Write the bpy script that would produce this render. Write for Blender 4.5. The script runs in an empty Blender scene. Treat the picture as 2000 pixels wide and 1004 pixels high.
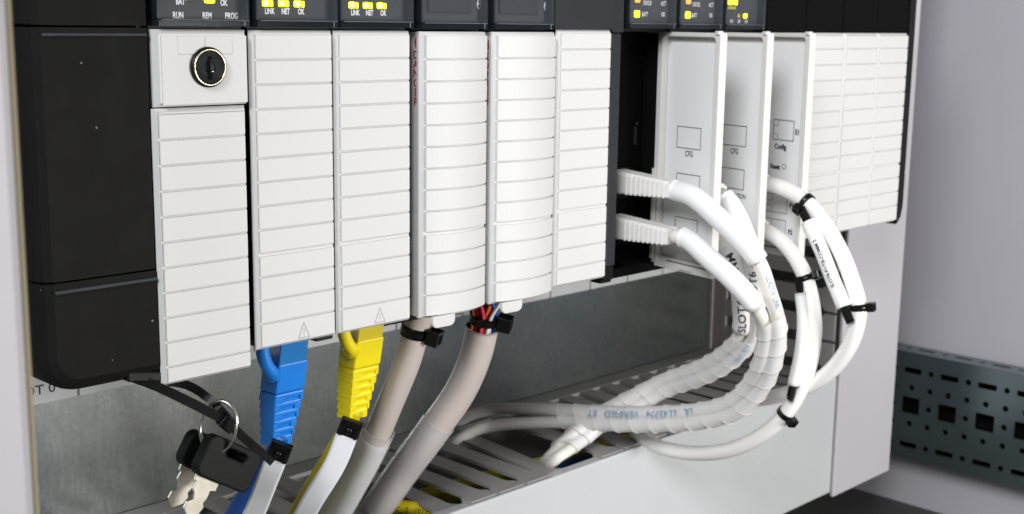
import bpy, bmesh, math, random
from mathutils import Vector, Matrix
random.seed(7)
S = 0.01                      # scene units per millimetre (1 unit = 100 mm)
scene = bpy.context.scene
COL = scene.collection

# ------------------------------------------------------------------ camera
cam_d = bpy.data.cameras.new('camera'); cam = bpy.data.objects.new('camera', cam_d); COL.objects.link(cam)
cam_d.sensor_width = 36; cam_d.lens = 45.266; cam_d.clip_start = 0.05; cam_d.clip_end = 200
CL = [-201.727, -349.872, 4.229]
CR = [[0.701789, 0.119513, -0.702289], [-0.712259, 0.136246, -0.688566], [0.013391, 0.98344, 0.18074]]
cam.matrix_world = Matrix.Translation(Vector(CL) * S) @ Matrix(CR).to_4x4()
cam_d.dof.use_dof = True; cam_d.dof.focus_distance = 4.25; cam_d.dof.aperture_fstop = 2.8
scene.camera = cam

# ------------------------------------------------------------------ light
scene.cycles.caustics_reflective = False; scene.cycles.caustics_refractive = False
wd = bpy.data.worlds.new('World'); scene.world = wd; wd.use_nodes = True
bg = wd.node_tree.nodes['Background']; bg.inputs[0].default_value = (0.95, 0.97, 1.0, 1); bg.inputs[1].default_value = 0.11
def area(name, loc, target, w, h, power, col):
    d = bpy.data.lights.new(name, 'AREA'); d.shape = 'RECTANGLE'; d.size = w * S; d.size_y = h * S; d.energy = power; d.color = col
    o = bpy.data.objects.new(name, d); COL.objects.link(o); o.location = Vector(loc) * S
    o.rotation_euler = (Vector(target) - Vector(loc)).to_track_quat('-Z', 'Y').to_euler()
    return o
area('key_light', (370, -760, -130), (150, 20, -90), 280, 220, 480, (1.0, 0.985, 0.96))
area('soft_fill_light', (-700, -520, 520), (250, 20, -80), 460, 380, 1350, (0.97, 0.98, 1.0))
scene.view_settings.view_transform = 'Standard'; scene.view_settings.look = 'None'
scene.view_settings.exposure = 0.20; scene.view_settings.gamma = 1.0

# ------------------------------------------------------------------ materials
def mat(name, col, rough=0.5, metal=0.0, spec=0.5, noise=0.0, nscale=6.0, bump=0.0, bscale=60.0, emit=None, es=0.0, coat=0.0, sss=0.0):
    m = bpy.data.materials.new(name); m.use_nodes = True; nt = m.node_tree; b = nt.nodes['Principled BSDF']
    b.inputs['Base Color'].default_value = (*col, 1); b.inputs['Roughness'].default_value = rough
    b.inputs['Metallic'].default_value = metal; b.inputs['Specular IOR Level'].default_value = spec
    b.inputs['Coat Weight'].default_value = coat
    tc = nt.nodes.new('ShaderNodeTexCoord')
    if noise > 0:
        n = nt.nodes.new('ShaderNodeTexNoise'); n.inputs['Scale'].default_value = nscale; n.inputs['Detail'].default_value = 6
        nt.links.new(tc.outputs['Object'], n.inputs['Vector'])
        r = nt.nodes.new('ShaderNodeMapRange'); r.inputs['To Min'].default_value = 1 - noise; r.inputs['To Max'].default_value = 1 + noise
        nt.links.new(n.outputs['Fac'], r.inputs['Value'])
        mx = nt.nodes.new('ShaderNodeVectorMath'); mx.operation = 'SCALE'; mx.inputs[0].default_value = col
        nt.links.new(r.outputs[0], mx.inputs['Scale']); nt.links.new(mx.outputs[0], b.inputs['Base Color'])
        r2 = nt.nodes.new('ShaderNodeMapRange'); r2.inputs['To Min'].default_value = rough * .8; r2.inputs['To Max'].default_value = min(1, rough * 1.2)
        nt.links.new(n.outputs['Fac'], r2.inputs['Value']); nt.links.new(r2.outputs[0], b.inputs['Roughness'])
    if bump > 0:
        n2 = nt.nodes.new('ShaderNodeTexNoise'); n2.inputs['Scale'].default_value = bscale; n2.inputs['Detail'].default_value = 3
        nt.links.new(tc.outputs['Object'], n2.inputs['Vector'])
        bp = nt.nodes.new('ShaderNodeBump'); bp.inputs['Strength'].default_value = bump; bp.inputs['Distance'].default_value = 0.01
        nt.links.new(n2.outputs['Fac'], bp.inputs['Height']); nt.links.new(bp.outputs[0], b.inputs['Normal'])
    if emit:
        b.inputs['Emission Color'].default_value = (*emit, 1); b.inputs['Emission Strength'].default_value = es
    return m
def trans_mat(name, col, alpha, rough=0.3, noise=0.0, nscale=4.0, transl=0.0, spec=0.5):
    m = mat(name, col, rough, spec=spec); nt = m.node_tree; b = nt.nodes['Principled BSDF']
    out = nt.nodes['Material Output']; t = nt.nodes.new('ShaderNodeBsdfTransparent'); mx = nt.nodes.new('ShaderNodeMixShader')
    mx.inputs[0].default_value = alpha
    if noise:
        tc = nt.nodes.new('ShaderNodeTexCoord'); n = nt.nodes.new('ShaderNodeTexNoise'); n.inputs['Scale'].default_value = nscale
        nt.links.new(tc.outputs['Object'], n.inputs['Vector'])
        r = nt.nodes.new('ShaderNodeMapRange'); r.inputs['To Min'].default_value = alpha - noise; r.inputs['To Max'].default_value = alpha + noise
        nt.links.new(n.outputs['Fac'], r.inputs['Value']); nt.links.new(r.outputs[0], mx.inputs[0])
    nt.links.new(t.outputs[0], mx.inputs[1])
    if transl:
        tl = nt.nodes.new('ShaderNodeBsdfTranslucent'); tl.inputs[0].default_value = (*col, 1); m2 = nt.nodes.new('ShaderNodeMixShader')
        m2.inputs[0].default_value = transl; nt.links.new(b.outputs[0], m2.inputs[1]); nt.links.new(tl.outputs[0], m2.inputs[2]); nt.links.new(m2.outputs[0], mx.inputs[2])
    else: nt.links.new(b.outputs[0], mx.inputs[2])
    nt.links.new(mx.outputs[0], out.inputs[0])
    return m

M = {}
M['white'] = mat('white_plastic', (0.65, 0.65, 0.645), 0.5, noise=0.03, nscale=2.2, bump=0.06, bscale=110, spec=0.25)
M['white2'] = mat('ivory_plastic', (0.68, 0.675, 0.65), 0.45, noise=0.02, nscale=3, bump=0.04, bscale=90, spec=0.35)
M['doorin'] = mat('door_inner_plastic', (0.80, 0.80, 0.805), 0.5, noise=0.03, nscale=2, spec=0.3)
M['dark'] = mat('charcoal_plastic', (0.0085, 0.0080, 0.0078), 0.6, noise=0.15, nscale=10, bump=0.10, bscale=160, spec=0.07)
M['dark2'] = mat('slate_plastic', (0.020, 0.023, 0.026), 0.5, noise=0.15, nscale=8, bump=0.12, bscale=160, spec=0.2)
M['black'] = mat('black_plastic', (0.004, 0.004, 0.004), 0.45, noise=0.1, bump=0.05, spec=0.18)
M['void'] = mat('deep_black_plastic', (0.002, 0.002, 0.002), 0.8, spec=0.1)
M['brown'] = mat('dark_brown_plastic', (0.018, 0.010, 0.009), 0.6)
M['gloss'] = mat('glossy_black_nylon', (0.004, 0.004, 0.004), 0.30, spec=0.35)
M['panel'] = mat('display_board', (0.035, 0.037, 0.040), 0.6, noise=0.3, nscale=60, bump=0.1, bscale=90, spec=0.25)
M['ink_w'] = mat('white_ink', (0.85, 0.88, 0.92), 0.5, emit=(0.9, 0.95, 1), es=0.0)
M['ink_b'] = mat('black_ink', (0.015, 0.015, 0.02), 0.6)
M['ink_r'] = mat('red_ink', (0.45, 0.005, 0.03), 0.5)
M['ink_bl'] = mat('blue_ink', (0.22, 0.38, 0.60), 0.6)
M['ink_g'] = mat('grey_ink', (0.30, 0.30, 0.31), 0.6)
M['led_y'] = mat('yellow_led', (0.9, 0.85, 0.02), 0.4, emit=(1.0, 0.86, 0.0), es=2.2)
M['led_hot'] = mat('lit_led_core', (0.9, 0.9, 0.3), 0.4, emit=(1.0, 0.93, 0.12), es=16)
M['led_dim'] = mat('dim_led', (0.20, 0.19, 0.01), 0.4, emit=(0.9, 0.8, 0.0), es=0.22)
M['led_o'] = mat('orange_led', (0.9, 0.35, 0.05), 0.4, emit=(1.0, 0.33, 0.05), es=0.9)
M['led_off'] = mat('unlit_led', (0.008, 0.008, 0.01), 0.3)
M['clear'] = trans_mat('clear_acrylic', (0.25, 0.29, 0.33), 0.06, 0.12, spec=0.4)
M['clear_edge'] = trans_mat('acrylic_edge', (0.012, 0.017, 0.022), 0.80, 0.12, spec=0.25)
M['brass'] = mat('pale_brass_ring', (0.88, 0.80, 0.56), 0.25, metal=1)
M['steel'] = mat('steel', (0.72, 0.70, 0.66), 0.22, metal=1)
M['keysteel'] = mat('key_steel', (0.74, 0.69, 0.58), 0.3, metal=0.85, noise=0.1, nscale=20)
M['blue'] = mat('blue_rubber', (0.004, 0.225, 0.78), 0.42, noise=0.06, bump=0.08, bscale=70)
M['bluecable'] = mat('blue_cable_jacket', (0.004, 0.06, 0.28), 0.45)
M['yellow'] = mat('yellow_rubber', (0.92, 0.76, 0.0), 0.42, noise=0.04, bump=0.08, bscale=70)
M['yelcable'] = mat('yellow_cable_jacket', (0.62, 0.50, 0.0), 0.45)
M['clearblue'] = trans_mat('clear_blue_plug', (0.03, 0.27, 0.68), 0.80, 0.08, spec=0.9)
M['clearyel'] = trans_mat('clear_yellow_plug', (0.86, 0.70, 0.05), 0.80, 0.08, spec=0.9)
M['cable_g'] = mat('warm_grey_cable', (0.57, 0.505, 0.465), 0.24, noise=0.12, nscale=2.2, bump=0.04, bscale=40)
M['cable_w'] = mat('white_cable', (0.88, 0.87, 0.84), 0.38, noise=0.04, nscale=5)
M['cable_i'] = mat('ivory_cable', (0.84, 0.82, 0.76), 0.40, noise=0.05, nscale=5)
M['sleeve_w'] = mat('white_sleeve', (0.88, 0.88, 0.88), 0.33, noise=0.01, nscale=3)
M['label_w'] = mat('white_label', (0.84, 0.85, 0.87), 0.45, noise=0.02, nscale=2)
M['tube_clear'] = trans_mat('clear_sleeve', (0.84, 0.83, 0.82), 0.26, 0.12, noise=0.10, nscale=2.0, spec=0.9)
M['spiral'] = trans_mat('milky_spiral_wrap', (0.93, 0.93, 0.925), 0.80, 0.24, noise=0.10, nscale=5, transl=0.08, spec=0.6)
M['lip'] = mat('cream_wrap_edge', (0.80, 0.75, 0.68), 0.4)
M['duct'] = mat('grey_duct_plastic', (0.35, 0.34, 0.332), 0.5, noise=0.04, nscale=3, spec=0.35)
M['cover'] = mat('duct_cover_plastic', (0.60, 0.61, 0.62), 0.27, noise=0.08, nscale=0.9, bump=0.02, bscale=20)
M['vcover'] = mat('upright_cover_plastic', (0.56, 0.55, 0.575), 0.42, noise=0.05, nscale=0.8)
M['wall'] = mat('painted_cabinet_wall', (0.44, 0.43, 0.47), 0.6, noise=0.04, nscale=0.7, bump=0.12, bscale=70)
M['floor'] = mat('dark_cabinet_floor', (0.055, 0.053, 0.052), 0.6, noise=0.1, nscale=1)
M['post'] = mat('pale_painted_post', (0.37, 0.35, 0.37), 0.5, noise=0.03, nscale=1)
M['gasket'] = mat('tan_gasket', (0.36, 0.31, 0.19), 0.7, noise=0.1, nscale=6)
M['strip'] = mat('white_label_strip', (0.62, 0.63, 0.64), 0.5, noise=0.03, nscale=2)
M['rail'] = mat('zinc_rail', (0.21, 0.27, 0.285), 0.30, metal=0.9, noise=0.22, nscale=0.9)
for nm, c in (('w_red', (0.5, 0.01, 0.02)), ('w_blue', (0.01, 0.12, 0.5)), ('w_white', (0.8, 0.8, 0.8)), ('w_orange', (0.85, 0.22, 0.02)), ('w_pink', (0.8, 0.06, 0.15)), ('w_green', (0.01, 0.10, 0.04)), ('w_black', (0.01, 0.01, 0.01))):
    M[nm] = mat(nm[2:] + '_wire', c, 0.35)
# galvanised sheet: spangle cells, mottling and brushed streaks on metal
def galv():
    m = bpy.data.materials.new('galvanised_steel'); m.use_nodes = True; nt = m.node_tree; b = nt.nodes['Principled BSDF']
    tc = nt.nodes.new('ShaderNodeTexCoord'); L = nt.links.new
    v = nt.nodes.new('ShaderNodeTexVoronoi'); v.inputs['Scale'].default_value = 85; L(tc.outputs['Object'], v.inputs['Vector'])
    n = nt.nodes.new('ShaderNodeTexNoise'); n.inputs['Scale'].default_value = 0.85; n.inputs['Detail'].default_value = 9; n.inputs['Roughness'].default_value = 0.66; L(tc.outputs['Object'], n.inputs['Vector'])
    mp = nt.nodes.new('ShaderNodeMapping'); mp.inputs['Scale'].default_value = (30, 1, 3); L(tc.outputs['Object'], mp.inputs['Vector'])
    st = nt.nodes.new('ShaderNodeTexNoise'); st.inputs['Scale'].default_value = 2.0; st.inputs['Detail'].default_value = 4; L(mp.outputs[0], st.inputs['Vector'])
    cr = nt.nodes.new('ShaderNodeValToRGB'); cr.color_ramp.elements[0].position = 0.3; cr.color_ramp.elements[1].position = 0.72
    cr.color_ramp.elements[0].color = (0.25, 0.30, 0.31, 1); cr.color_ramp.elements[1].color = (0.40, 0.40, 0.37, 1); L(n.outputs['Fac'], cr.inputs[0])
    a = nt.nodes.new('ShaderNodeMix'); a.data_type = 'RGBA'; a.blend_type = 'OVERLAY'; a.inputs[0].default_value = 0.13
    sep = nt.nodes.new('ShaderNodeRGBToBW'); L(v.outputs['Color'], sep.inputs[0]); L(cr.outputs[0], a.inputs[6]); L(sep.outputs[0], a.inputs[7])
    a2 = nt.nodes.new('ShaderNodeMix'); a2.data_type = 'RGBA'; a2.blend_type = 'OVERLAY'; a2.inputs[0].default_value = 0.22; L(a.outputs[2], a2.inputs[6]); L(st.outputs['Fac'], a2.inputs[7])
    L(a2.outputs[2], b.inputs['Base Color']); b.inputs['Metallic'].default_value = 0.88
    r = nt.nodes.new('ShaderNodeMapRange'); r.inputs['To Min'].default_value = 0.21; r.inputs['To Max'].default_value = 0.31; L(n.outputs['Fac'], r.inputs['Value']); L(r.outputs[0], b.inputs['Roughness'])
    bp = nt.nodes.new('ShaderNodeBump'); bp.inputs['Strength'].default_value = 0.05; bp.inputs['Distance'].default_value = 0.01; L(sep.outputs[0], bp.inputs['Height']); L(bp.outputs[0], b.inputs['Normal'])
    return m
M['galv'] = galv()
def specks(m, scale, thr, val):
    nt = m.node_tree; b = nt.nodes['Principled BSDF']; src = b.inputs['Base Color'].links[0].from_socket
    tc = nt.nodes.new('ShaderNodeTexCoord'); v = nt.nodes.new('ShaderNodeTexVoronoi'); v.inputs['Scale'].default_value = scale
    n = nt.nodes.new('ShaderNodeTexNoise'); n.inputs['Scale'].default_value = scale * .35
    nt.links.new(tc.outputs['Object'], v.inputs['Vector']); nt.links.new(tc.outputs['Object'], n.inputs['Vector'])
    lt = nt.nodes.new('ShaderNodeMath'); lt.operation = 'LESS_THAN'; lt.inputs[1].default_value = thr; nt.links.new(v.outputs['Distance'], lt.inputs[0])
    gt = nt.nodes.new('ShaderNodeMath'); gt.operation = 'GREATER_THAN'; gt.inputs[1].default_value = 0.56; nt.links.new(n.outputs['Fac'], gt.inputs[0])
    mu = nt.nodes.new('ShaderNodeMath'); mu.operation = 'MULTIPLY'; nt.links.new(lt.outputs[0], mu.inputs[0]); nt.links.new(gt.outputs[0], mu.inputs[1])
    mx = nt.nodes.new('ShaderNodeMix'); mx.data_type = 'RGBA'; nt.links.new(mu.outputs[0], mx.inputs[0]); nt.links.new(src, mx.inputs[6]); mx.inputs[7].default_value = (val, val, val, 1)
    nt.links.new(mx.outputs[2], b.inputs['Base Color'])
specks(M['dark'], 14, 0.055, 0.16); specks(M['dark2'], 16, 0.05, 0.2); specks(M['panel'], 40, 0.12, 0.22); specks(M['wall'], 2.2, 0.02, 0.25); specks(M['cover'], 1.6, 0.016, 0.30)

# ------------------------------------------------------------------ object helpers (all coordinates in millimetres)
ORG = {}
def tag(o, label=None, cat=None, group=None, kind=None):
    if label: o['label'] = label
    if cat: o['category'] = cat
    if group: o['group'] = group
    if kind: o['kind'] = kind
    return o
def thing(name, label, cat, base, group=None):
    o = bpy.data.objects.new(name, None); COL.objects.link(o); o.empty_display_size = 0.05
    o.location = Vector(base) * S; ORG[o] = Vector(base)
    return tag(o, label, cat, group)
class MB:
    def __init__(s): s.v = []; s.f = []; s.sm = []
    def add(s, vs, fs, smooth=False):
        k = len(s.v); s.v += [tuple(x) for x in vs]; s.f += [tuple(i + k for i in f) for f in fs]; s.sm += [smooth] * len(fs); return s
    def bm(s, b, smooth=False):
        b.verts.ensure_lookup_table(); b.verts.index_update()
        s.add([v.co.copy() for v in b.verts], [[v.index for v in f.verts] for f in b.faces], smooth); b.free(); return s
    def box(s, x0, x1, y0, y1, z0, z1, bev=0.0, seg=2, xf=None):
        b = bmesh.new(); bmesh.ops.create_cube(b, size=1)
        for v in b.verts: v.co = Vector(((x0 + x1) / 2 + v.co.x * (x1 - x0), (y0 + y1) / 2 + v.co.y * (y1 - y0), (z0 + z1) / 2 + v.co.z * (z1 - z0)))
        if bev: bmesh.ops.bevel(b, geom=b.edges[:], offset=bev, segments=seg, affect='EDGES', profile=0.5)
        if xf:
            for v in b.verts: v.co = Vector(xf(v.co))
        return s.bm(b)
    def build(s, name, m, parent=None, **kw):
        me = bpy.data.meshes.new(name); base = ORG.get(parent, Vector((0, 0, 0)))
        me.from_pydata([tuple((Vector(v) - base) * S) for v in s.v], [], s.f)
        me.polygons.foreach_set('use_smooth', s.sm); me.materials.append(M[m] if isinstance(m, str) else m); me.update()
        o = bpy.data.objects.new(name, me); COL.objects.link(o)
        if parent is not None: o.parent = parent; ORG[o] = base
        return tag(o, **kw)
def frame(O, U, V, N=None):
    O = Vector(O); U = Vector(U).normalized(); V = Vector(V).normalized(); N = Vector(N).normalized() if N else U.cross(V)
    return lambda a, b, c=0.0: O + U * a + V * b + N * c
FRONT = lambda y: frame((0, y, 0), (1, 0, 0), (0, 0, 1), (0, -1, 0))    # a = x, b = z, c = towards the viewer
# flat shape with holes, extruded: outline and holes are lists of 2-D points
def shape(mb, outline, holes, t, xf, bev=0.0, c0=0.0):
    cu = bpy.data.curves.new('tmp', 'CURVE'); cu.dimensions = '2D'; cu.fill_mode = 'BOTH'; cu.extrude = t / 2 - bev; cu.bevel_depth = bev; cu.bevel_resolution = 1
    if bev: cu.offset = -bev
    for pts in [outline] + list(holes):
        sp = cu.splines.new('POLY'); sp.points.add(len(pts) - 1); sp.use_cyclic_u = True
        for i, q in enumerate(pts): sp.points[i].co = (q[0], q[1], 0, 1)
    o = bpy.data.objects.new('tmp', cu); me = bpy.data.meshes.new_from_object(o)
    mb.add([xf(v.co.x, v.co.y, v.co.z + c0) for v in me.vertices], [tuple(p.vertices) for p in me.polygons])
    bpy.data.objects.remove(o); bpy.data.curves.remove(cu); bpy.data.meshes.remove(me)
    return mb
def rrect(x0, x1, y0, y1, r, n=4):
    P = []
    for cx, cy, a in ((x1 - r, y1 - r, 0), (x0 + r, y1 - r, 90), (x0 + r, y0 + r, 180), (x1 - r, y0 + r, 270)):
        for i in range(n + 1):
            t = math.radians(a + 90 * i / n); P.append((cx + r * math.cos(t), cy + r * math.sin(t)))
    return P
def circ(x, y, r, n=20): return [(x + r * math.cos(2 * math.pi * i / n), y + r * math.sin(2 * math.pi * i / n)) for i in range(n)]
TC = {}
def text2d(body, cap, sx=0.75, bold=0.012, ext=0.0):
    key = (body, cap, sx, bold)
    if key in TC: return TC[key]
    cu = bpy.data.curves.new('t', 'FONT'); cu.body = body; cu.size = 1; cu.offset = bold; cu.resolution_u = 3; cu.align_x = 'CENTER'
    o = bpy.data.objects.new('t', cu); me = bpy.data.meshes.new_from_object(o); k = cap / 0.73
    vs = [(v.co.x * k * sx, v.co.y * k) for v in me.vertices]; fs = [tuple(p.vertices) for p in me.polygons]
    bpy.data.objects.remove(o); bpy.data.curves.remove(cu); bpy.data.meshes.remove(me); TC[key] = (vs, fs); return vs, fs
def text(mb, body, cap, xf, x, z, c=0.06, sx=0.75, bold=0.012, rot=0.0):
    vs, fs = text2d(body, cap, sx, bold); ca, sa = math.cos(rot), math.sin(rot)
    return mb.add([xf(x + a * ca - (b - cap / 2) * sa, z + a * sa + (b - cap / 2) * ca, c) for a, b in vs], fs)
def outline(mb, x0, x1, z0, z1, w, xf, c=0.06):
    for a in ((x0, x1, z0, z0 + w), (x0, x1, z1 - w, z1), (x0, x0 + w, z0 + w, z1 - w), (x1 - w, x1, z0 + w, z1 - w)):
        mb.add([xf(a[0], a[2], c), xf(a[1], a[2], c), xf(a[1], a[3], c), xf(a[0], a[3], c)], [(0, 1, 2, 3)])
    return mb
# smooth path through way-points, with parallel-transport frames
class Path:
    def __init__(s, pts, step=1.5, up=(0, 0, 1)):
        P = [Vector(p) for p in pts]; P = [P[0] * 2 - P[1]] + P + [P[-1] * 2 - P[-2]]; out = []
        for i in range(1, len(P) - 2):
            a, b, c, d = P[i - 1:i + 3]; n = max(2, int((c - b).length / step))
            t0 = 0; t1 = (b - a).length ** .5; t2 = t1 + (c - b).length ** .5; t3 = t2 + (d - c).length ** .5
            for k in range(n):
                t = t1 + (t2 - t1) * k / n
                A1 = a * ((t1 - t) / (t1 - t0)) + b * ((t - t0) / (t1 - t0)); A2 = b * ((t2 - t) / (t2 - t1)) + c * ((t - t1) / (t2 - t1)); A3 = c * ((t3 - t) / (t3 - t2)) + d * ((t - t2) / (t3 - t2))
                B1 = A1 * ((t2 - t) / (t2 - t0)) + A2 * ((t - t0) / (t2 - t0)); B2 = A2 * ((t3 - t) / (t3 - t1)) + A3 * ((t - t1) / (t3 - t1))
                out.append(B1 * ((t2 - t) / (t2 - t1)) + B2 * ((t - t1) / (t2 - t1)))
        out.append(P[-2]); s.p = out; s.s = [0.0]
        for i in range(1, len(out)): s.s.append(s.s[-1] + (out[i] - out[i - 1]).length)
        s.L = s.s[-1]; s.T = []; s.N = []; s.B = []
        u = Vector(up)
        for i in range(len(out)):
            T = (out[min(i + 1, len(out) - 1)] - out[max(i - 1, 0)]).normalized()
            n = (u - T * u.dot(T)); n = n.normalized() if n.length > 1e-6 else T.orthogonal().normalized(); u = n
            s.T.append(T); s.N.append(n); s.B.append(T.cross(n))
    def at(s, q):
        q = max(0, min(s.L, q)); lo, hi = 0, len(s.s) - 1
        while hi - lo > 1:
            m = (lo + hi) // 2
            if s.s[m] <= q: lo = m
            else: hi = m
        f = (q - s.s[lo]) / max(1e-9, s.s[hi] - s.s[lo]); l = lambda A: A[lo].lerp(A[hi], f)
        return l(s.p), l(s.T).normalized(), l(s.N).normalized(), l(s.B).normalized()
    def pt(s, q, ang, r):
        p, T, n, b = s.at(q); return p + (n * math.cos(ang) + b * math.sin(ang)) * r
    def ang_to(s, q, target):                       # angle that faces a point
        p, T, n, b = s.at(q); d = Vector(target) - p; return math.atan2(d.dot(b), d.dot(n))
    def tube(s, mb, r, q0=0, q1=None, n=20, cap=True, arc=None, wall=0.0, step=2.0, prof=None):
        q1 = s.L if q1 is None else q1; k = max(2, int((q1 - q0) / step)); rings = []
        a0, a1 = arc if arc else (0, 2 * math.pi); closed = arc is None; m = n if closed else n + 1; V = []
        for i in range(k + 1):
            q = q0 + (q1 - q0) * i / k; rr = r * (prof(i / k) if prof else 1)
            for j in range(m): V.append(s.pt(q, a0 + (a1 - a0) * j / n, rr))
        F = []
        for i in range(k):
            for j in range(n):
                j2 = (j + 1) % m if closed else j + 1
                F.append((i * m + j, i * m + j2, (i + 1) * m + j2, (i + 1) * m + j))
        if wall:
            W = len(V)
            for i in range(k + 1):
                q = q0 + (q1 - q0) * i / k; rr = r * (prof(i / k) if prof else 1) - wall
                for j in range(m): V.append(s.pt(q, a0 + (a1 - a0) * j / n, rr))
            F += [tuple(W + x for x in reversed(f)) for f in F[:]]
            mb.add(V, F, True); E = []
            for base in (0, k):
                for j in range(n):
                    j2 = (j + 1) % m if closed else j + 1
                    a, b = base * m + j, base * m + j2; E.append((a, b, b + W, a + W))
            if not closed:
                for i in range(k):
                    for j in (0, n): a, b = i * m + j, (i + 1) * m + j; E.append((a, b, b + W, a + W))
            o = len(mb.v) - len(V); mb.f += [tuple(o + x for x in e) for e in E]; mb.sm += [False] * len(E)
            return mb
        mb.add(V, F, True)
        if cap and closed:
            o = len(mb.v) - len(V); mb.f.append(tuple(o + j for j in range(m))[::-1]); mb.f.append(tuple(o + k * m + j for j in range(m))); mb.sm += [False, False]
        return mb
    def text(s, mb, body, cap, q, ang, r, sx=0.75, bold=0.012, flip=1, upside=1):
        vs, fs = text2d(body, cap, sx, bold); b = bmesh.new(); bv = [b.verts.new((x, y, 0)) for x, y in vs]
        for f in fs:
            try: b.faces.new([bv[i] for i in f])
            except ValueError: pass
        bmesh.ops.triangulate(b, faces=b.faces[:]); bmesh.ops.subdivide_edges(b, edges=[e for e in b.edges if e.calc_length() > cap * .35], cuts=2, use_grid_fill=True)
        for v in b.verts: v.co = s.pt(q + flip * v.co.x, ang - upside * (v.co.y - cap / 2) / r, r + 0.14)
        return mb.bm(b)
CAMV = Vector(CL)

# ================================================================== THE SETTING
MB().box(-260, 662, 147, 150, -420, 160).build('back_panel', 'galv', kind='structure')
MB().box(662, 666, -420, 150, -460, 400).build('cabinet_wall', 'wall', kind='structure')
MB().box(-260, 662, -420, 147, -352, -348).build('cabinet_floor', 'floor', kind='structure')

# cabinet door post close to the lens on the left, with its gasket
t = thing('cabinet_post', 'pale grey cabinet frame post with tan gasket at the far left, blurred', 'post', (-112, -150, -300))
MB().box(-175, -111.6, -152, -138, -330, 190, 2.0).build('post_body', 'post', t)
MB().box(-111.6, -109.6, -149, -141, -330, 190, 1.2).build('gasket', 'gasket', t)

# label strip on the panel
t = thing('slot_label_strip', 'white slot label strip on the panel below the modules', 'label strip', (200, 145, -154))
X = -26.2; i = 0; prev = -120
divs = [-26, 9, 44, 79, 114, 149, 184, 219, 265.9 - 35 + 35, 300.9, 335.9, 370.9, 405.9, 440.9, 470]
divs = [-61] + divs
for a, b in zip(divs[:-1], divs[1:]): MB().box(a + .55, b - .55, 145.6, 147.2, -153.8, -118, 0.15).build('label_cell', 'strip', t)
MB().box(-61, 470, 146.3, 147.4, -153.6, -118.2).build('strip_backing', 'ink_g', t)
tm = MB()
for k, x in enumerate((26, 61, 96, 131, 166, 201)): text(tm, 'SLOT %d' % k, 4.2, FRONT(145.6), x - 2.0, -147.6, 0.08, sx=1.12, bold=0.01)
tm.build('printed_text', 'ink_b', t)

# ================================================================== HORIZONTAL WIRE DUCT
DX0, PITCH = 17.6, 18.25
t = thing('wire_duct', 'grey slotted wire duct with pale cover running below the rack', 'wire duct', (200, 100, -287))
MB().box(-240, 493.6, 143.5, 146.6, -287, -213).build('rear_wall', 'duct', t)
MB().box(-240, 493.6, 56, 143.5, -287, -284.5).build('lower_wall', 'duct', t)
MB().box(-240, 493.6, 133.5, 146.6, -213.1, -210.9, 0.4).build('rear_edge', 'duct', t)
bent = {8: (-3, 0), 12: (-2.5, -3.5), 4: (-2.5, 0)}
k = 0; x = DX0 - PITCH * 14
while x < 486:
    # one finger spans between slot centres x and x + PITCH; slot 7 mm wide, finger tip flares to a T
    xa, xb = x + 3.9, x + PITCH - 3.9; ta, tb = x + 0.7, x + PITCH - 0.7
    if tb > 493: break
    idx = round((x - DX0) / PITCH); dz, sl = bent.get(idx, (0, 0)); rr = random.uniform(-.5, .5)
    pts = [(xa, 134.5), (xa - 1.6, 136.5), (xb + 1.6, 136.5), (xb, 134.5), (xb, 62), (xb + .7, 59.5), (tb, 57.2), (tb, 51.2), (ta, 51.2), (ta, 57.2), (xa - .7, 59.5), (xa, 62)]
    def xf(a, b, c, dz=dz, sl=sl, rr=rr):
        f = max(0, (134 - b) / 82) ** 1.5; return Vector((a + sl * f, b, -212 + c + (dz + rr) * f))
    if idx in (7, 13):
        x += PITCH; continue
    m = MB(); P2 = []
    pts = pts[::-1]
    for (x1, y1), (x2, y2) in zip(pts, pts[1:] + pts[:1]):
        n = max(1, int(abs(y2 - y1) / 9)); P2 += [(x1 + (x2 - x1) * i / n, y1 + (y2 - y1) * i / n) for i in range(n)]
    shape(m, P2, [], 1.9, xf, 0.25); m.box(ta + .2, tb - .2, 50.6, 52.6, -214.6 + dz * .98, -211.2 + dz * .98, 0.4, xf=lambda c, sl=sl: (c.x + sl, c.y, c.z))
    m.build('finger', 'duct', t); x += PITCH
def cov(v): return v
MB().box(-240, 494.2, 47.6, 50, -287, -211.6, 0.9, 3).build('cover', 'cover', t)
MB().box(-240, 494.2, 49.4, 56.2, -214.5, -212.9, 0.4).build('cover_lip', 'cover', t)

# ================================================================== UPRIGHT WIRE DUCT
t = thing('upright_wire_duct', 'pale upright wire duct with slotted side, standing right of the rack', 'wire duct', (533, 98, -287))
MB().box(493, 566, 143.5, 146.8, -287, 150).build('rear_wall', 'duct', t)
MB().box(562, 565, 50, 143.5, -287, 150, 0.5).build('right_wall', 'vcover', t)
MB().box(494.4, 496.4, 133, 143.5, -287, 150, 0.4).build('rear_edge', 'duct', t)
z = -211.6 + 3
while z < 130:
    za, zb = z + 3.4, z + PITCH - 3.4; pts = [(134.5, za), (62, za), (59, z + .8), (51.5, z + .8), (51.5, z + PITCH - .8), (59, z + PITCH - .8), (62, zb), (134.5, zb), (136.5, zb + 1.6), (136.5, za - 1.6)]
    m = MB(); shape(m, pts, [], 1.9, lambda a, b, c: Vector((495.4 + c, a, b)), 0.25); m.build('finger', 'duct', t); z += PITCH
MB().box(494.6, 496.2, 51, 143, -287, -211.8, 0.4).build('side_wall', 'duct', t)
MB().box(494.9, 566.5, 45.8, 48.6, -290, 150, 0.9, 3).build('cover', 'vcover', t)
MB().box(564.6, 566.6, 48.6, 60, -290, 150, 0.5).build('cover_flange', 'vcover', t)

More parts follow.
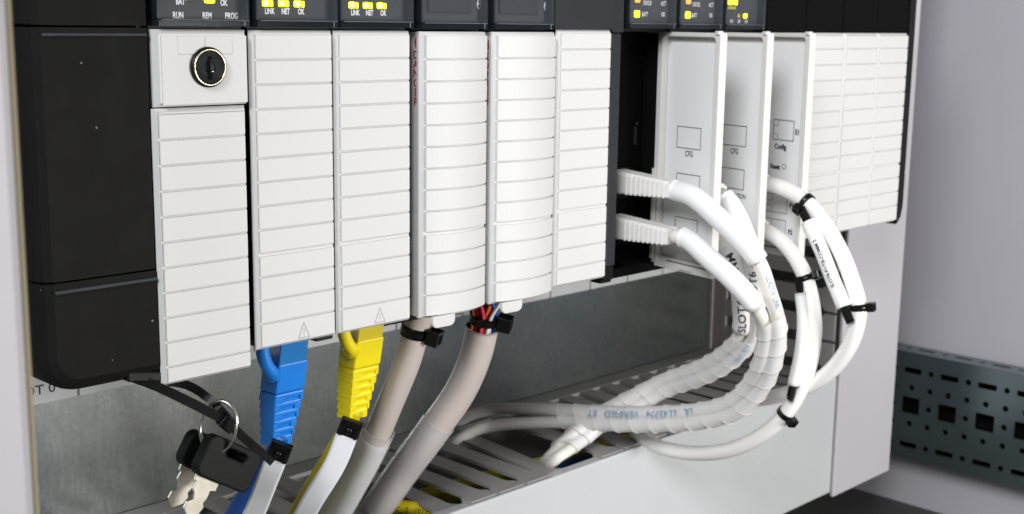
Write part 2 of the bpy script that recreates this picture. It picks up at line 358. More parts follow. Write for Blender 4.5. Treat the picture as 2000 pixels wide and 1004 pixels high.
# ================================================================== PERFORATED RAIL ON THE SIDE WALL
t = thing('perforated_rail', 'zinc mounting rail with rows of punched holes on the side wall', 'rail', (640, 0, -302))
holes = []; y = 81.6 + 27.5 * 3
while y > -330:
    for k in (0, 1):
        pass
    holes.append(rrect(y - 20.5, y - 6.9, -269.5, -257.5, 0.6, 1)[::1])
    for zz in (-237.8, -293.0): holes.append(rrect(y - 20.5, y - 6.9, zz - 2.0, zz + 2.0, 0.8, 2))
    for zz in (-237.8, -250.5, -263.8, -277, -293): holes.append(circ(y, zz, 2.1, 12))
    for zz in (-250.5, -277): holes.append(circ(y - 13.7, zz, 2.1, 12))
    y -= 27.5
m = MB(); shape(m, [(-345, -303), (160, -303), (160, -224.5), (-345, -224.5)], holes, 1.6, lambda a, b, c: Vector((635 + c, a, b))); m.build('face_plate', 'rail', t)
holes = []; y = 160
while y > -330:
    holes.append(rrect(y - 20, y - 7, 643.2, 647.2, 0.8, 2)); holes.append(circ(y, 645.2, 2.1, 10)); y -= 27.5
m = MB(); shape(m, [(-345, 635.9), (160, 635.9), (160, 652), (-345, 652)], holes, 1.6, lambda a, b, c: Vector((b, a, -225.4 + c))); m.build('top_flange', 'rail', t)
MB().box(635.9, 652, -345, 160, -303, -301.4).build('bottom_flange', 'rail', t)
m = MB(); m.box(651, 662, -345, 160, -300, -227); m.build('shade_backing', 'void', t)  # black backing that puts shade behind the punched holes

# ================================================================== POWER SUPPLY (left)
def xz_body(mb, x0, x1, z0, z1, yf, yb, ch, rb, sides='LB'):
    """box with chamfer ch on the left and bottom front edges and a rounded lower-left corner of radius rb"""
    def ring(inset, y):
        r = max(0.5, rb - inset); L, Bt = x0 + inset, z0 + (inset if 'B' in sides else 0); P = [(x1, z1), (L, z1)]
        for i in range(9):
            a = math.radians(180 + 90 * i / 8); P.append((L + r + r * math.cos(a), Bt + r + r * math.sin(a)))
        P.append((x1, Bt)); return [(p[0], y, p[1]) for p in P]
    rings = [ring(0, yb), ring(0, yf + ch * 1.3), ring(ch * .12, yf + ch * .7), ring(ch * .45, yf + ch * .22), ring(ch, yf)]
    V = sum(rings, []); n = len(rings[0]); F = []
    for i in range(len(rings) - 1):
        for j in range(n): F.append((i * n + j, (i + 1) * n + j, (i + 1) * n + (j + 1) % n, i * n + (j + 1) % n))
    F.append(tuple((len(rings) - 1) * n + j for j in range(n))[::-1]); F.append(tuple(range(n)))
    mb.add(V, [f[::-1] for f in F]); return mb
t = thing('power_supply', 'black power supply block at the left end of the rack', 'power supply', (-17, 60, -106))
xz_body(MB(), -38.5, -1.3, 1.2, 36.5, 0.0, 142, 4.2, 0.6, 'L').build('upper_housing', 'dark', t)
xz_body(MB(), -38.5, -1.3, -72.2, 0.6, 0.0, 142, 4.2, 0.6, 'L').build('front_cover', 'dark', t)
xz_body(MB(), -38.5, -1.3, -106.5, -72.7, -0.4, 142, 4.2, 12).build('lower_cover', 'dark', t)
m = MB(); m.box(-34.2, -1.5, -0.75, 0.3, -1.9, -0.9, 0.2); m.build('ridge', 'dark2', t)
m = MB(); m.box(-34.4, -1.5, -1.2, 0.2, -75.8, -74.6, 0.25); m.build('ridge', 'dark2', t)
m = MB(); m.box(-1.4, 0.8, 6, 140, -103, 36.5); m.build('side_shroud', 'black', t)

# ================================================================== CHASSIS
t = thing('rack_chassis', 'black chassis behind the left group of modules', 'chassis', (110, 100, -104))
MB().box(-40, 219, 130, 145, -100, 36.5).build('backplane', 'black', t)
MB().box(212.6, 218.8, 0.2, 141, -99, -0.4, 0.6).build('end_cap', 'dark2', t)
MB().box(212.0, 219.4, -0.6, 141, -0.2, 36.5, 0.6).build('upper_end_cap', 'dark2', t)
MB().box(211.5, 218.6, 0.8, 60, -105.2, -99.2, 0.4).build('lower_lip', 'dark', t)
m = MB(); m.box(219, 226, 8, 14, -108.5, -99.5, 0.4); m.build('latch', 'black', t)
m = MB()
for xx, yy in ((66, 5), (103.2, 6), (100, 12)): pass
t2 = thing('right_rack_chassis', 'black chassis behind the right group of modules', 'chassis', (343, 100, -104))
MB().box(219.5, 466, 130, 145, -103, 36.5).build('backplane', 'black', t2)
xz = [(0, 36.5), (4.8, 36.5), (4.8, -76), (4.4, -77), (4.8, -78), (4.8, -96), (3.6, -102), (1.0, -105.5), (0, -106)]
m = MB(); shape(m, [(462.9 + a * 1.4, b) for a, b in xz][::-1], [], 141, lambda a, b, c: Vector((a, 69.3 + c, b))); m.build('end_cap', 'black', t2)
MB().box(463.2, 469.4, -1.6, -1.1, -0.6, 0.2).build('cap_seam', 'dark2', t2)

# ================================================================== MODULES
def yfun(bulge, x0, x1):
    xc, w = (x0 + x1) / 2, (x1 - x0) / 2
    return lambda x: -bulge * (1 - ((x - xc) / w) ** 2)
def grid_shell(mb, xs, z0, z1, fy, yr, inset, yfr, yb, smooth=True, lean=None):
    """front skin over columns xs: rim at fy+yr, front at fy+yfr inset by `inset`, back at yb"""
    x0, x1 = xs[0], xs[-1]; n = len(xs); V = []
    def row(z, y, ins):
        out = []
        for x in xs:
            xx = x0 + ins + (x - x0) * (x1 - x0 - 2 * ins) / (x1 - x0); out.append((xx, fy(x) + y if y is not None else yb, z))
        return out
    rows = [row(z1, None, 0), row(z1, yr, 0), row(z1 - inset, yfr, inset), row(z0 + inset, yfr, inset), row(z0, yr, 0), row(z0, None, 0)]
    V = sum(rows, []); F = []
    for i in range(5):
        for j in range(n - 1): F.append((i * n + j, i * n + j + 1, (i + 1) * n + j + 1, (i + 1) * n + j))
    F = [f[::-1] for f in F]
    F += [(0, n, 4 * n, 5 * n), (n, 2 * n, 3 * n, 4 * n), (n - 1, 6 * n - 1, 5 * n - 1, 2 * n - 1), (2 * n - 1, 5 * n - 1, 4 * n - 1, 3 * n - 1)]
    mb.add(V, F); return mb
def seg_slab(x0, x1, z0, z1, fy, yf, nx, bev=0.16, d=0.6):
    m = MB(); xs = [x0 + (x1 - x0) * i / nx for i in range(nx + 1)]
    grid_shell(m, xs, z0, z1, fy, yf + bev, bev * .9, yf, yf + d); return m
def lin(a, b, n): return [a + (b - a) * i / n for i in range(n + 1)]
TRI = [(0, 0), (4.6, 0), (2.3, 5.2)]
def ribbed_door(root, x0, x1, zt, zb, grooves, bulge=0.0, thick=None, nx=1, material='white', tri=None, back=0.4, lipl=1.0):
    """white hinged door with a raised flat for every label field between its grooves"""
    fy = yfun(bulge, x0, x1) if bulge else (lambda x: 0.0)
    MB().box(x0 + .6, x1 - .6, 0.5, 6.4, zb + 1.0, zt - .6).build('door_frame', 'black', root)
    m = MB(); grid_shell(m, lin(x0, x1, nx), zb, zt, fy, 0.0, lipl, -1.45, back)
    d = m.build('door', material, root)
    zs = [zt - 1.4] + grooves + [zb + 1.1]
    for i in range(len(zs) - 1):
        a = zs[i] - (0.0 if i == 0 else 0.30); b = zs[i + 1] + (0.0 if i == len(zs) - 2 else 0.30)
        if thick is not None and i == thick: a -= 0.75
        if i == 0: b += 0.0
        seg_slab(x0 + 1.35, x1 - 1.1, b, a, fy, -2.12, max(1, nx)).build('label_field', material, d)
    if tri:
        xf = FRONT(-2.12); q = MB(); tx, tz = tri
        T = [(tx + a, tz + b) for a, b in TRI]
        for (ax, az), (bx, bz) in zip(T, T[1:] + T[:1]):
            L = math.hypot(bx - ax, bz - az); nxx, nzz = -(bz - az) / L * .13, (bx - ax) / L * .13
            q.add([xf(ax - nxx, az - nzz, .05), xf(bx - nxx, bz - nzz, .05), xf(bx + nxx, bz + nzz, .05), xf(ax + nxx, az + nzz, .05)], [(0, 1, 2, 3)])
        text(q, '?', 2.5, xf, tx + 2.3, tz + 2.0, 0.05, sx=0.6, bold=0.0)
        q.build('warning_triangle', 'ink_g', d)
    return d, fy
def body(root, x0, x1, zb=-102.5, mname='black'):
    MB().box(x0 + .5, x1 - .5, 6.2, 130, zb, 36.3).build('housing', mname, root)
def status_window(root, x0, x1, zb=1.1, clear=True, board=(1.8, -1.9), depth=0.0, wide=True):
    """dark printed board behind a clear acrylic cover with a thick lower edge"""
    MB().box(x0 - .4, x1 + .4, 3.6, 8, 0.3, 36.4).build('window_surround', 'black', root)
    b = MB().box(x0 + 1.0, x1 - .8, 2.4, 3.5, zb + 2.0, 36.2, 0.15).build('display_board', 'panel', root)
    m = MB(); m.box(x0, x1, -2.0, -1.3, zb + 2.2, 36.2, 0.12); m.build('window_cover', 'clear', root)
    m = MB(); m.box(x0, x1, -2.0, 3.2, zb, zb + 2.0, 0.18); m.box(x0, x0 + .9, -1.2, 3.2, zb + 2.1, 36.2, 0.1); m.box(x1 - .7, x1, -1.2, 3.2, zb + 2.1, 36.2, 0.1)
    m.build('window_edge', 'clear_edge', root)
    m = MB(); m.box(x0 + 1.2, x1 - .3, -2.04, -1.95, zb + 1.97, zb + 2.07); m.box(x1 - 1.9, x1 - 1.72, -2.06, -1.9, zb + .1, zb + 1.8); m.build('edge_glint', 'ink_g', root)  # thin grey bars paint the glints on the cover's lower edge
    return b
def led(root, x, z, w, h, m='led_y', y=2.4): MB().box(x - w / 2, x + w / 2, y - .35, y + .05, z - h / 2, z + h / 2, min(w, h) * .18).build('led', m, root)
YB = 2.4   # front of the printed boards
def shx(x, z=6): # a board lies deeper than the front plane the positions were read on: step along the line of sight
    k = (YB - CAMV.y) / (0 - CAMV.y); return CAMV.x + (x - CAMV.x) * k, CAMV.z + (z - CAMV.z) * k
def btext(mb, s, cap, x, z, **kw):
    x, z = shx(x, z); text(mb, s, cap, FRONT(YB), x, z, 0.08, **kw)
def bled(root, x, z, w, h, m='led_y'):
    x, z = shx(x, z); led(root, x, z, w, h, m)

# --- slot 0: processor with key switch
t = thing('processor_module', 'white processor module with round key switch, beside the black power supply', 'plc module', (17, 60, -104), 'plc modules in the rack')
body(t, 0.6, 34.6); b = status_window(t, 1.6, 33.8)
m = MB()
for s_, x, z, c in (('BAT', 10.4, 8.6, 1.9), ('OK', 25.7, 8.5, 1.9), ('RUN', 9.5, 4.5, 2.0), ('REM', 19.6, 4.5, 2.0), ('PROG', 28.4, 4.5, 2.0)): btext(m, s_, c, x, z, sx=0.66, bold=0.03)
m.build('printed_text', 'ink_w', b)
bled(b, 20.5, 9.6, 3.6, 2.8); bled(b, 13.8, 9.6, 2.4, 2.0, 'led_off'); bled(b, 12.4, 9.8, 0.4, 1.6)
kp = MB(); grid_shell(kp, [0.2, 33.0], -23.0, 0.2, lambda x: 0, 0.0, 1.3, -1.9, 6); kp = kp.build('key_panel', 'white', t)
m = MB(); m.box(2.2, 32.2, -2.25, -1.7, -22.4, -1.6, 0.12)
kf = m.build('face', 'white', kp)
for a, b_ in ((7.6, 16.9), (17.3, 26.8)): MB().box(a, b_, -2.5, -2.1, -7.2, -1.9, 0.14).build('mode_field', 'white', kp)
cx, cz = 17.9, -11.2
def ringm(mb, prof, n=40, cx=cx, cz=cz):
    V = []; F = []
    for r, y in prof:
        for j in range(n): a = 2 * math.pi * j / n; V.append((cx + r * math.cos(a), y, cz + r * math.sin(a)))
    for i in range(len(prof) - 1):
        for j in range(n): F.append((i * n + j, i * n + (j + 1) % n, (i + 1) * n + (j + 1) % n, (i + 1) * n + j))
    mb.add(V, F, True); return mb
ringm(MB(), [(6.2, -2.0), (6.2, -3.1), (5.9, -3.4), (5.5, -3.5)]).build('lock_collar', 'gloss', kp)
ringm(MB(), [(5.6, -3.0), (5.6, -3.75), (5.4, -3.88), (5.2, -3.75), (5.2, -3.2)]).build('lock_bezel', 'brass', kp)
m = MB(); ringm(m, [(5.25, -3.2), (5.2, -3.5), (0.01, -3.5)]); m.build('lock_face', 'dark2', kp)
m = MB(); shape(m, [(16.9, -14.9), (18.7, -14.9), (18.7, -13.2), (18.1, -12.9), (18.1, -9.0), (18.7, -8.6), (18.7, -7.9), (17.2, -7.9), (17.0, -9.0), (16.6, -9.6), (16.6, -12.6), (17.0, -13.2)], [], 0.1, FRONT(-3.56)); shape(m, [(p_[0], p_[1]) for p_ in circ(17.9, -11.3, 2.0, 24)], [circ(17.9, -11.3, 1.75, 24)[::-1]], 0.08, FRONT(-3.55)); m.build('keyway', 'void', kp)
m = MB(); b_ = bmesh.new(); bmesh.ops.create_icosphere(b_, subdivisions=2, radius=0.38)
for v in b_.verts: v.co += Vector((18.7, -3.6, -12.5))
m.bm(b_, True).build('lock_pin', 'steel', kp)
gz = [-24.9 - 7.87 * i + 0.0 for i in range(11)]
ribbed_door(t, -0.7, 32.2, -23.4, -109.6, gz, material='white')

# --- slots 1 and 2: network modules
for (x0, dw, lab, lxs, tx, nm) in ((34.4, 32.5, 'second white module from the black power supply, above the blue plug', ((42.4, 'LINK'), (48.6, 'NET'), (54.7, 'OK')), 50.3, 1),
                               (67.9, 33.3, 'white module above the yellow plug, with three glowing LINK NET OK lights', ((77.2, 'LINK'), (83.4, 'NET'), (89.5, 'OK')), 83.6, 2)):
    t = thing('network_module', lab, 'plc module', (x0 + 17, 60, -104), 'plc modules in the rack')
    body(t, x0 + 1, x0 + 34); b = status_window(t, x0 + 2.2, x0 + 34.4)
    m = MB()
    for lx, s_ in lxs:
        btext(m, s_, 1.9, lx + .3, 6.2, sx=0.66, bold=0.03)
        bled(b, lx - 1.2, 8.6, 2.6, 2.1); bled(b, lx + 1.0, 8.5, 1.2, 2.0); xh, zh = shx(lx - 1.3, 8.65); MB().box(xh - .65, xh + .65, 1.92, 2.1, zh - .65, zh + .65, .2).build('led', 'led_hot', b)  # narrow side block paints the refracted double of each lit LED
    m.build('printed_text', 'ink_w', b)
    ribbed_door(t, x0, x0 + dw, 0.1, -104.4, [-9.3 - 7.83 * i for i in range(12)], thick=9 - 1 + 1 if False else 9, tri=(tx, -102.6))

# --- slots 3 and 4: terminal modules with bulged doors and DANGER print
def lock_symbol(mb, x, z, xf, s=1.0):
    O = [(x + 1.15 * s * math.cos(a), z - .3 * s + 1.75 * s * math.sin(a)) for a in [2 * math.pi * i / 22 for i in range(22)]]
    I = [(x + .68 * s * math.cos(a), z - 1.0 * s + .62 * s * math.sin(a)) for a in [2 * math.pi * i / 14 for i in range(14)]]
    shape(mb, O, [I, [(x + .42 * s * math.cos(a), z + .55 * s + .45 * s * math.sin(a)) for a in [2 * math.pi * i / 10 for i in range(10)]]], 0.05, xf, c0=0.1); return mb
for x0, lab in ((106.2, 'bulged white DANGER module with black tie below, third from the key switch module'), (142.4, 'bulged white DANGER module with colored wires hanging below its door')):
    t = thing('terminal_module', lab, 'plc module', (x0 + 17, 60, -104), 'plc modules in the rack')
    body(t, x0 + 2, x0 + 33.5); b = status_window(t, x0, x0 + 32.6, zb=0.9)
    MB().box(x0 + 6, x0 + 27, 1.5, 2.5, 6.6, 30, 0.3).build('display_frame', 'dark2', b)
    m = MB(); lock_symbol(m, *shx(x0 + 29.6, 10.2), FRONT(YB)); m.build('padlock_symbol', 'ink_w', b)
    dw = 32.8 if x0 < 120 else 34.4
    d, fy = ribbed_door(t, x0, x0 + dw, -0.1, -104.8, [-9.9 - 7.83 * i for i in range(12)], bulge=3.6, thick=9, nx=14, back=1.2)
    # side wall of the door with the red print
    MB().box(x0 + .15, x0 + 32.6, 0.7, 13.5, -104.4, -0.3, 0.1).build('door_sides', 'white', d)
    sf = frame((x0 + .1, 0, 0), (0, -1, 0), (0, 0, 1), (-1, 0, 0)); m = MB()
    for i, ch in enumerate('DANGER'): text(m, ch, 2.9, sf, -1.6 if x0 < 120 else -1.05, -8.2 - 3.35 * i - (1 if x0 > 120 else 0), 0.07, sx=0.95 if x0 < 120 else 0.8, bold=0.03)
    z0 = -2.2 - (1 if x0 > 120 else 0)
    m.add([sf(-1.2, z0, .07), sf(-2.4, z0 - 1.9, .07), sf(-1.0, z0 - 1.7, .07), sf(-1.5, z0 - 3.8, .07), sf(-2.3, z0 - 3.1, .07), sf(-1.7, z0 - 2.2, .07), sf(-2.8, z0 - 2.3, .07), sf(-1.8, z0, .07)], [(0, 2, 5, 7), (7, 5, 6, 1), (2, 3, 4, 5)])
    m.build('danger_print', 'ink_r', d)
    m = MB(); tx = x0 + 8.2
    pts = [(tx - 5.6, -104.0), (tx - 5.6, -106.0)] + [(tx - 3.0 - 2.6 * math.cos(a) if a < math.pi / 2 else tx + 3.0 - 2.6 * math.cos(a), -106.2 - 2.3 * math.sin(a)) for a in [math.pi * i / 10 for i in range(11)]] + [(tx + 5.6, -106.0), (tx + 5.6, -104.0)]
    shape(m, pts, [], 1.6, FRONT(-4.3), 0.3); m.build('pull_tab', 'white', d)

# --- slot 5: blank filler with ribbed door
t = thing('blank_module', 'narrow closed white module beside the dark rack end strip', 'plc module', (195, 60, -104), 'plc modules in the rack')
body(t, 176.5, 211.5)
MB().box(176.4, 212.2, -1.4, 6, 1.0, 36.4, 0.4).build('blank_panel', 'dark2', t)
MB().box(175.0, 176.3, -0.2, 6, 1.0, 36.4).build('panel_gap', 'brown', t)
ribbed_door(t, 178.2, 210.6, 0.9, -103.2, [-6.9 - 8.05 * i for i in range(12)], thick=9)

# --- right rack: three open modules
def win_small(root, x0, x1):
    return status_window(root, x0, x1, zb=1.6)
specs = ((222.0, 'open white module with two white plugs, nearest the dark rack end strip'),
         (256.4, 'open module with APPLICATION printed on its swung door'),
         (290.6, 'open module with Config and Reset printed on its swung door'))
opens = []
for k, (x0, lab) in enumerate(specs):
    t = thing('communication_module', lab, 'plc module', (x0 + 17, 60, -104), 'plc modules in the rack'); opens.append(t)
    MB().box(x0 - 1.4, x0 + 32.4, 17, 130, -103, 36.4).build('housing', 'void', t)
    MB().box(x0 - 1.4, x0 - .2, 5, 18, -103, -.5).build('side_cheek', 'void', t)
    MB().box(x0 - 1.4, x0 + 33, 6, 18, -106.5, -102.6).build('lower_lip', 'void', t)
    for zz in (-66.5, -88.5): MB().box(x0 + 8, x0 + 24, 15.5, 17.1, zz - 7, zz + 7, 0.3).build('port_frame', 'black', t)
    m = MB(); m.box(x0 + 27.4, x0 + 27.9, 15.5, 17.2, -50, -42, 0.1); m.box(x0 + 27.2, x0 + 28.2, 15.2, 16.0, -41.2, -39.8, 0.1); m.build('pin_strip', 'dark2', t)
    b = win_small(t, x0 - .3, x0 + 31.2)
    m = MB()
    if k < 2:
        dx = 0 if k == 0 else 34.6
        bled(b, 228 + dx * 1.02, 7.6, 3.2, 2.9); bled(b, 228.2 + dx * 1.02, 13.6, 3.2, 2.6, 'led_o')
        btext(m, 'BATT', 1.9, 233.6 + dx, 7.6, sx=0.62); btext(m, 'STATUS', 1.9, 234.9 + dx, 12.3, sx=0.60); btext(m, 'ACT', 1.9, 246.0 + dx, 12.3, sx=0.66); btext(m, 'OK', 1.9, 246 + dx, 7.7, sx=0.66)
        MB().box(x0 + 1.2, x0 + 2.4, 1.4, 2.4, 4, 30, 0.1).build('board_slots', 'dark2', b)
    else:
        for x, z, w, h, q in ((294.9, 14.0, 3.0, 2.8, 'led_y'), (298.9, 14.0, 3.0, 2.8, 'led_y'), (296.5, 11.2, 6.4, 1.3, 'led_dim'), (302.3, 7.7, 1.8, 1.8, 'led_dim'), (307.4, 7.7, 2.8, 2.0, 'led_y')): bled(b, x, z, w, h, q)
        for s_, x in (('I', 291.6), ('I/O', 296.8), ('AP', 302.8), ('OK', 308.6)): btext(m, s_, 1.7, x, 5.2, sx=0.75)
    m.build('printed_text', 'ink_w', b)

# swung-open doors
for k in range(3):
    t = opens[k]; H = Vector((255 + 35 * k - (0.6 if k == 2 else 0), 8, 0)); D = Vector((-7, -37, 0)).normalized()
    F = frame(H, D, (0, 0, 1), Vector((D.y, -D.x, 0)))       # a = from hinge to free edge, b = z, c towards the left
    m = MB()
    shape(m, [(0, -104.2), (39.2, -104.2), (39.2, 0.2), (0, 0.2)], [rrect(3.2, 36.2, -101.2, -1.7, 1.6, 3)[::-1]], 3.8, F, 0.35, c0=-0.6)
    shape(m, [(0.8, -103.4), (38.6, -103.4), (38.6, -0.6), (0.8, -0.6)], [], 0.8, F, 0, c0=-2.8)
    d = m.build('door', 'white2', t)
    m = MB(); shape(m, rrect(4.0, 35.8, -98.6, -4.2, 2.4, 4), [], 0.8, F, 0.2, c0=-2.2); lp = m.build('inner_panel', 'doorin', d)
    m = MB(); shape(m, [(3.0, -101.6), (8, -101.6), (9.5, -100.6), (36.4, -100.6), (36.4, -99.6), (3, -99.6)], [], 2.6, F, 0.2, c0=-0.8); m.build('ledge', 'white2', d)
    m = MB(); shape(m, rrect(20, 28, -102.9, -102.3, .25, 2), [], 0.3, F, 0, c0=2.2); m.build('moulded_slot', 'white', d)
    m = MB(); shape(m, [(0.3, -101), (2.6, -101), (2.6, -60), (0.3, -60)], [], 0.8, F, .2, c0=2.3); shape(m, [(36.6, -.5), (39.0, -.5), (39.0, 1.0), (36.6, 1.0)], [], 2.5, F, .2, c0=0.9); m.build('hinge_rib', 'white2', d)
    I = MB(); C = -1.8
    if k == 0:
        for r in ((11.2, 26.6, -50, -40.4), (11.8, 27.0, -70, -61), (11.8, 26.6, -90.5, -80.5)): outline(I, *r, 0.34, F, C + .08)
        text(I, 'CFG', 2.6, F, 19.4, -52.0, C + .08, bold=0.02)
    if k == 1:
        for r in ((11.0, 26.0, -50.8, -41.3), (11.0, 25.8, -70.4, -61), (11, 25.8, -90.5, -80.8)): outline(I, *r, 0.34, F, C + .08)
        text(I, 'CFG', 2.6, F, 18.8, -53.0, C + .08, bold=0.02); text(I, 'APPLICATION', 2.1, F, 20.3, -73.2, C + .08, sx=0.78, bold=0.02)
    if k == 2:
        outline(I, 16.2, 29.4, -49.9, -40.2, 0.36, F, C + .08); outline(I, 16.2, 19.4, -43.2, -40.2, 0.22, F, C + .09); outline(I, 16.2, 19.4, -49.9, -46.9, 0.22, F, C + .09)
        outline(I, 13.5, 27.5, -84.5, -75.6, 0.25, F, C + .08); outline(I, 13.5, 18, -84.5, -81, 0.22, F, C + .09); outline(I, 13.5, 18, -79, -75.6, 0.22, F, C + .09); outline(I, 13.5, 27.3, -99.8, -87.6, 0.25, F, C + .08)
        outline(I, 13.5, 18, -91, -87.6, 0.22, F, C + .09)
        for s_, a, z, c in (('E1', 31.6, -45.2, 2.5), ('Config', 21.3, -52.8, 2.4), ('Reset', 18.6, -62.5, 2.3), ('Serial Option Ports', 19.8, -70.4, 2.0), ('P2', 30.3, -92.6, 2.2), ('P1', 30.3, -80, 2.2), ('0', 13.8, -41.5, 1.8), ('21', 13.2, -48.5, 1.8)): text(I, s_, c, F, a, z, C + .08, sx=0.85, bold=0.045)
        shape(I, circ(24.4, -62.2, 1.25, 16), [circ(24.4, -62.2, 1.0, 16)[::-1]], 0.05, F, c0=C + .1)
    I.build('printed_text', 'ink_b', lp)

# closed doors of the right rack
for k, x0 in enumerate((327.6, 362.2, 397.0, 431.2)):
    lab = ('closed white module half hidden behind the swung-open doors', 'closed ribbed module, first of three blank white ones on the right', 'closed ribbed module, middle of the three blank white ones', 'closed ribbed module at the far right end of the rack')[k]
    t = thing('blank_module', lab, 'plc module', (x0 + 17, 60, -104), 'plc modules in the rack')
    body(t, x0, x0 + 33)
    MB().box(x0 - 2.6, x0 + 31.2, -0.8, 6, 0.9, 36.4, 0.5).build('blank_panel', 'void', t)
    MB().box(x0 - 4.2, x0 - 2.7, 0.6, 6, 0.9, 36.4).build('panel_gap', 'brown', t)
    ribbed_door(t, x0 - 1.2, x0 + (32.6 if k < 3 else 31.2), 0.1, -104.2, [-7.9 - 7.9 * i for i in range(12)], thick=9, material='white2', lipl=1.3)

# ================================================================== CABLES
def cable_tie(label, path, q, r, w=3.4, head_ang=0.0, head=(5.2, 4.6, 3.4), tail=0.0, group='black cable ties', nm='cable_tie', mname='gloss'):
    p, T, n, b = path.at(q); t = thing(nm, label, 'cable tie', tuple(p), group)
    m = MB(); path.tube(m, r + .55, q - w / 2, q + w / 2, 28, arc=None, wall=1.0, step=w / 2); st = m.build('strap', mname, t)
    N = (n * math.cos(head_ang) + b * math.sin(head_ang)); B = T.cross(N); m = MB(); l, ww, h = head
    o = p + N * (r + h / 2 + .1)
    m.box(-l / 2, l / 2, -ww / 2, ww / 2, -h / 2, h / 2, 0.45, xf=lambda c: o + B * c.x + T * c.y + N * c.z)
    m.build('head', mname, t)
    m = MB(); m.box(-l * .18, l * .25, -ww * .3, ww * .3, h / 2 - .05, h / 2 + .25, 0.1, xf=lambda c: o + B * c.x + T * c.y + N * c.z); m.build('pawl', 'void', t)
    if tail: m = MB(); m.box(l / 2 - .3, l / 2 + tail, -ww * .36, ww * .36, -h * .2, h * .12, 0.2, xf=lambda c: o + B * c.x + T * c.y + N * c.z); m.build('tail', mname, t)
    return t

# --- RJ45 patch leads plugged in from below (blue, yellow)
def patch_lead(name, label, x, y0, ztop, pts, mb, mcab, mclear, yl=8.5):
    t = thing(name, label, 'network cable', (x, y0, -211))
    # clear plug with its latch, then the moulded boot with slotted strain relief
    W, Dp = 12.4, 9.6
    sh = lambda z: (z - ztop) * -0.21                 # lean back as it goes down
    bx = lambda m, a, b, c, d, e, f, bv: m.box(a, b, c, d, e, f, bv, xf=lambda v: (v.x, v.y + sh(v.z), v.z))
    m = MB(); bx(m, x - W / 2 + .3, x + W / 2 - .3, y0 - Dp / 2 + .2, y0 + Dp / 2, ztop - 9.6, ztop + 6, 0.4); m.build('plug', mclear, t)
    m = MB(); bx(m, x - W / 2 + 1.0, x + W / 2 - 1.0, y0 - Dp / 2 + .9, y0 + Dp / 2 - .6, ztop - 9.5, ztop + 5, 0.3); m.build('plug_core', mb, t)
    m = MB(); bx(m, x - W / 2 - .2, x + W / 2 + .2, y0 - Dp / 2 - .4, y0 + Dp / 2 + .2, ztop - 20.5, ztop - 9.0, 0.9); bo = m.build('boot', mb, t)
    m = MB(); zz = ztop - 20.8; k = 0
    while k < 6:
        f = k / 6; w2 = (W / 2 + .1) * (1 - .36 * f); d2 = (Dp / 2 + .1) * (1 - .25 * f)
        bx(m, x - w2, x + w2, y0 - d2, y0 + d2, zz - 2.2, zz + 0.25, 0.8)
        s = 1 if k % 2 == 0 else -1
        bx(m, x - w2 * .86, x + w2 * .86, y0 - d2 * .84, y0 + d2 * .84, zz - 3.6, zz - 2.0, 0.1)
        for (a, b_) in (((x - w2 * .96, x - w2 * .62), (x + w2 * .5, x + w2 * .96)) if k % 2 else ((x - w2 * .96, x - w2 * .35), (x + w2 * .78, x + w2 * .96))):
            bx(m, a, b_, y0 - d2 * .99, y0 + d2 * .99, zz - 3.6, zz - 1.6, 0.12)
        zz -= 3.45; k += 1
    m.build('strain_relief', mb, bo)
    # curved latch guard on the left side of the boot
    m = MB(); g = Path([(x - W / 2 - 1.0, y0 - 1 + sh(ztop - 14), ztop - 14.2), (x - W / 2 - 1.4, y0 - 2, ztop - 12.5), (x - W / 2 - 4.0, y0 - 2.5, ztop - 9.5), (x - W / 2 - 6.0, y0 - 2.5, ztop - 5), (x - W / 2 - 6.4, y0 - 2.5, ztop + 1)], 0.6)
    g.tube(m, 2.4, n=12); m.build('latch_guard', mb, bo)
    c = Path(pts, 1.5); m = MB(); c.tube(m, 3.1, n=18); m.build('cable', mcab, t)
    return t, c
YB0, YY0 = 13.5, 13.5
blue, bc = patch_lead('blue_patch_cable', 'blue network cable with ribbed boot plugged under the module', 57.2, 13.5, -105.5, [(57.2, 20.5, -143), (56.6, 22.5, -150), (55.0,27.0,-155.6), (53.5,36.0,-168.4), (53.8,48.0,-183.0), (58.1,66.0,-199.0), (66.6,88.0,-221.7)], 'blue', 'bluecable', 'clearblue')
yel, yc = patch_lead('yellow_patch_cable', 'yellow network cable with ribbed boot plugged under the module', 92.0, 13.5, -103.0, [(92.0, 20.5, -141), (91.3, 22.5, -147), (89.2,30.0,-159.5), (88.9,42.0,-175.1), (90.2,56.0,-192.2), (96.4,74.0,-210.4), (104.7,92.0,-232.4)], 'yellow', 'yelcable', 'clearyel')
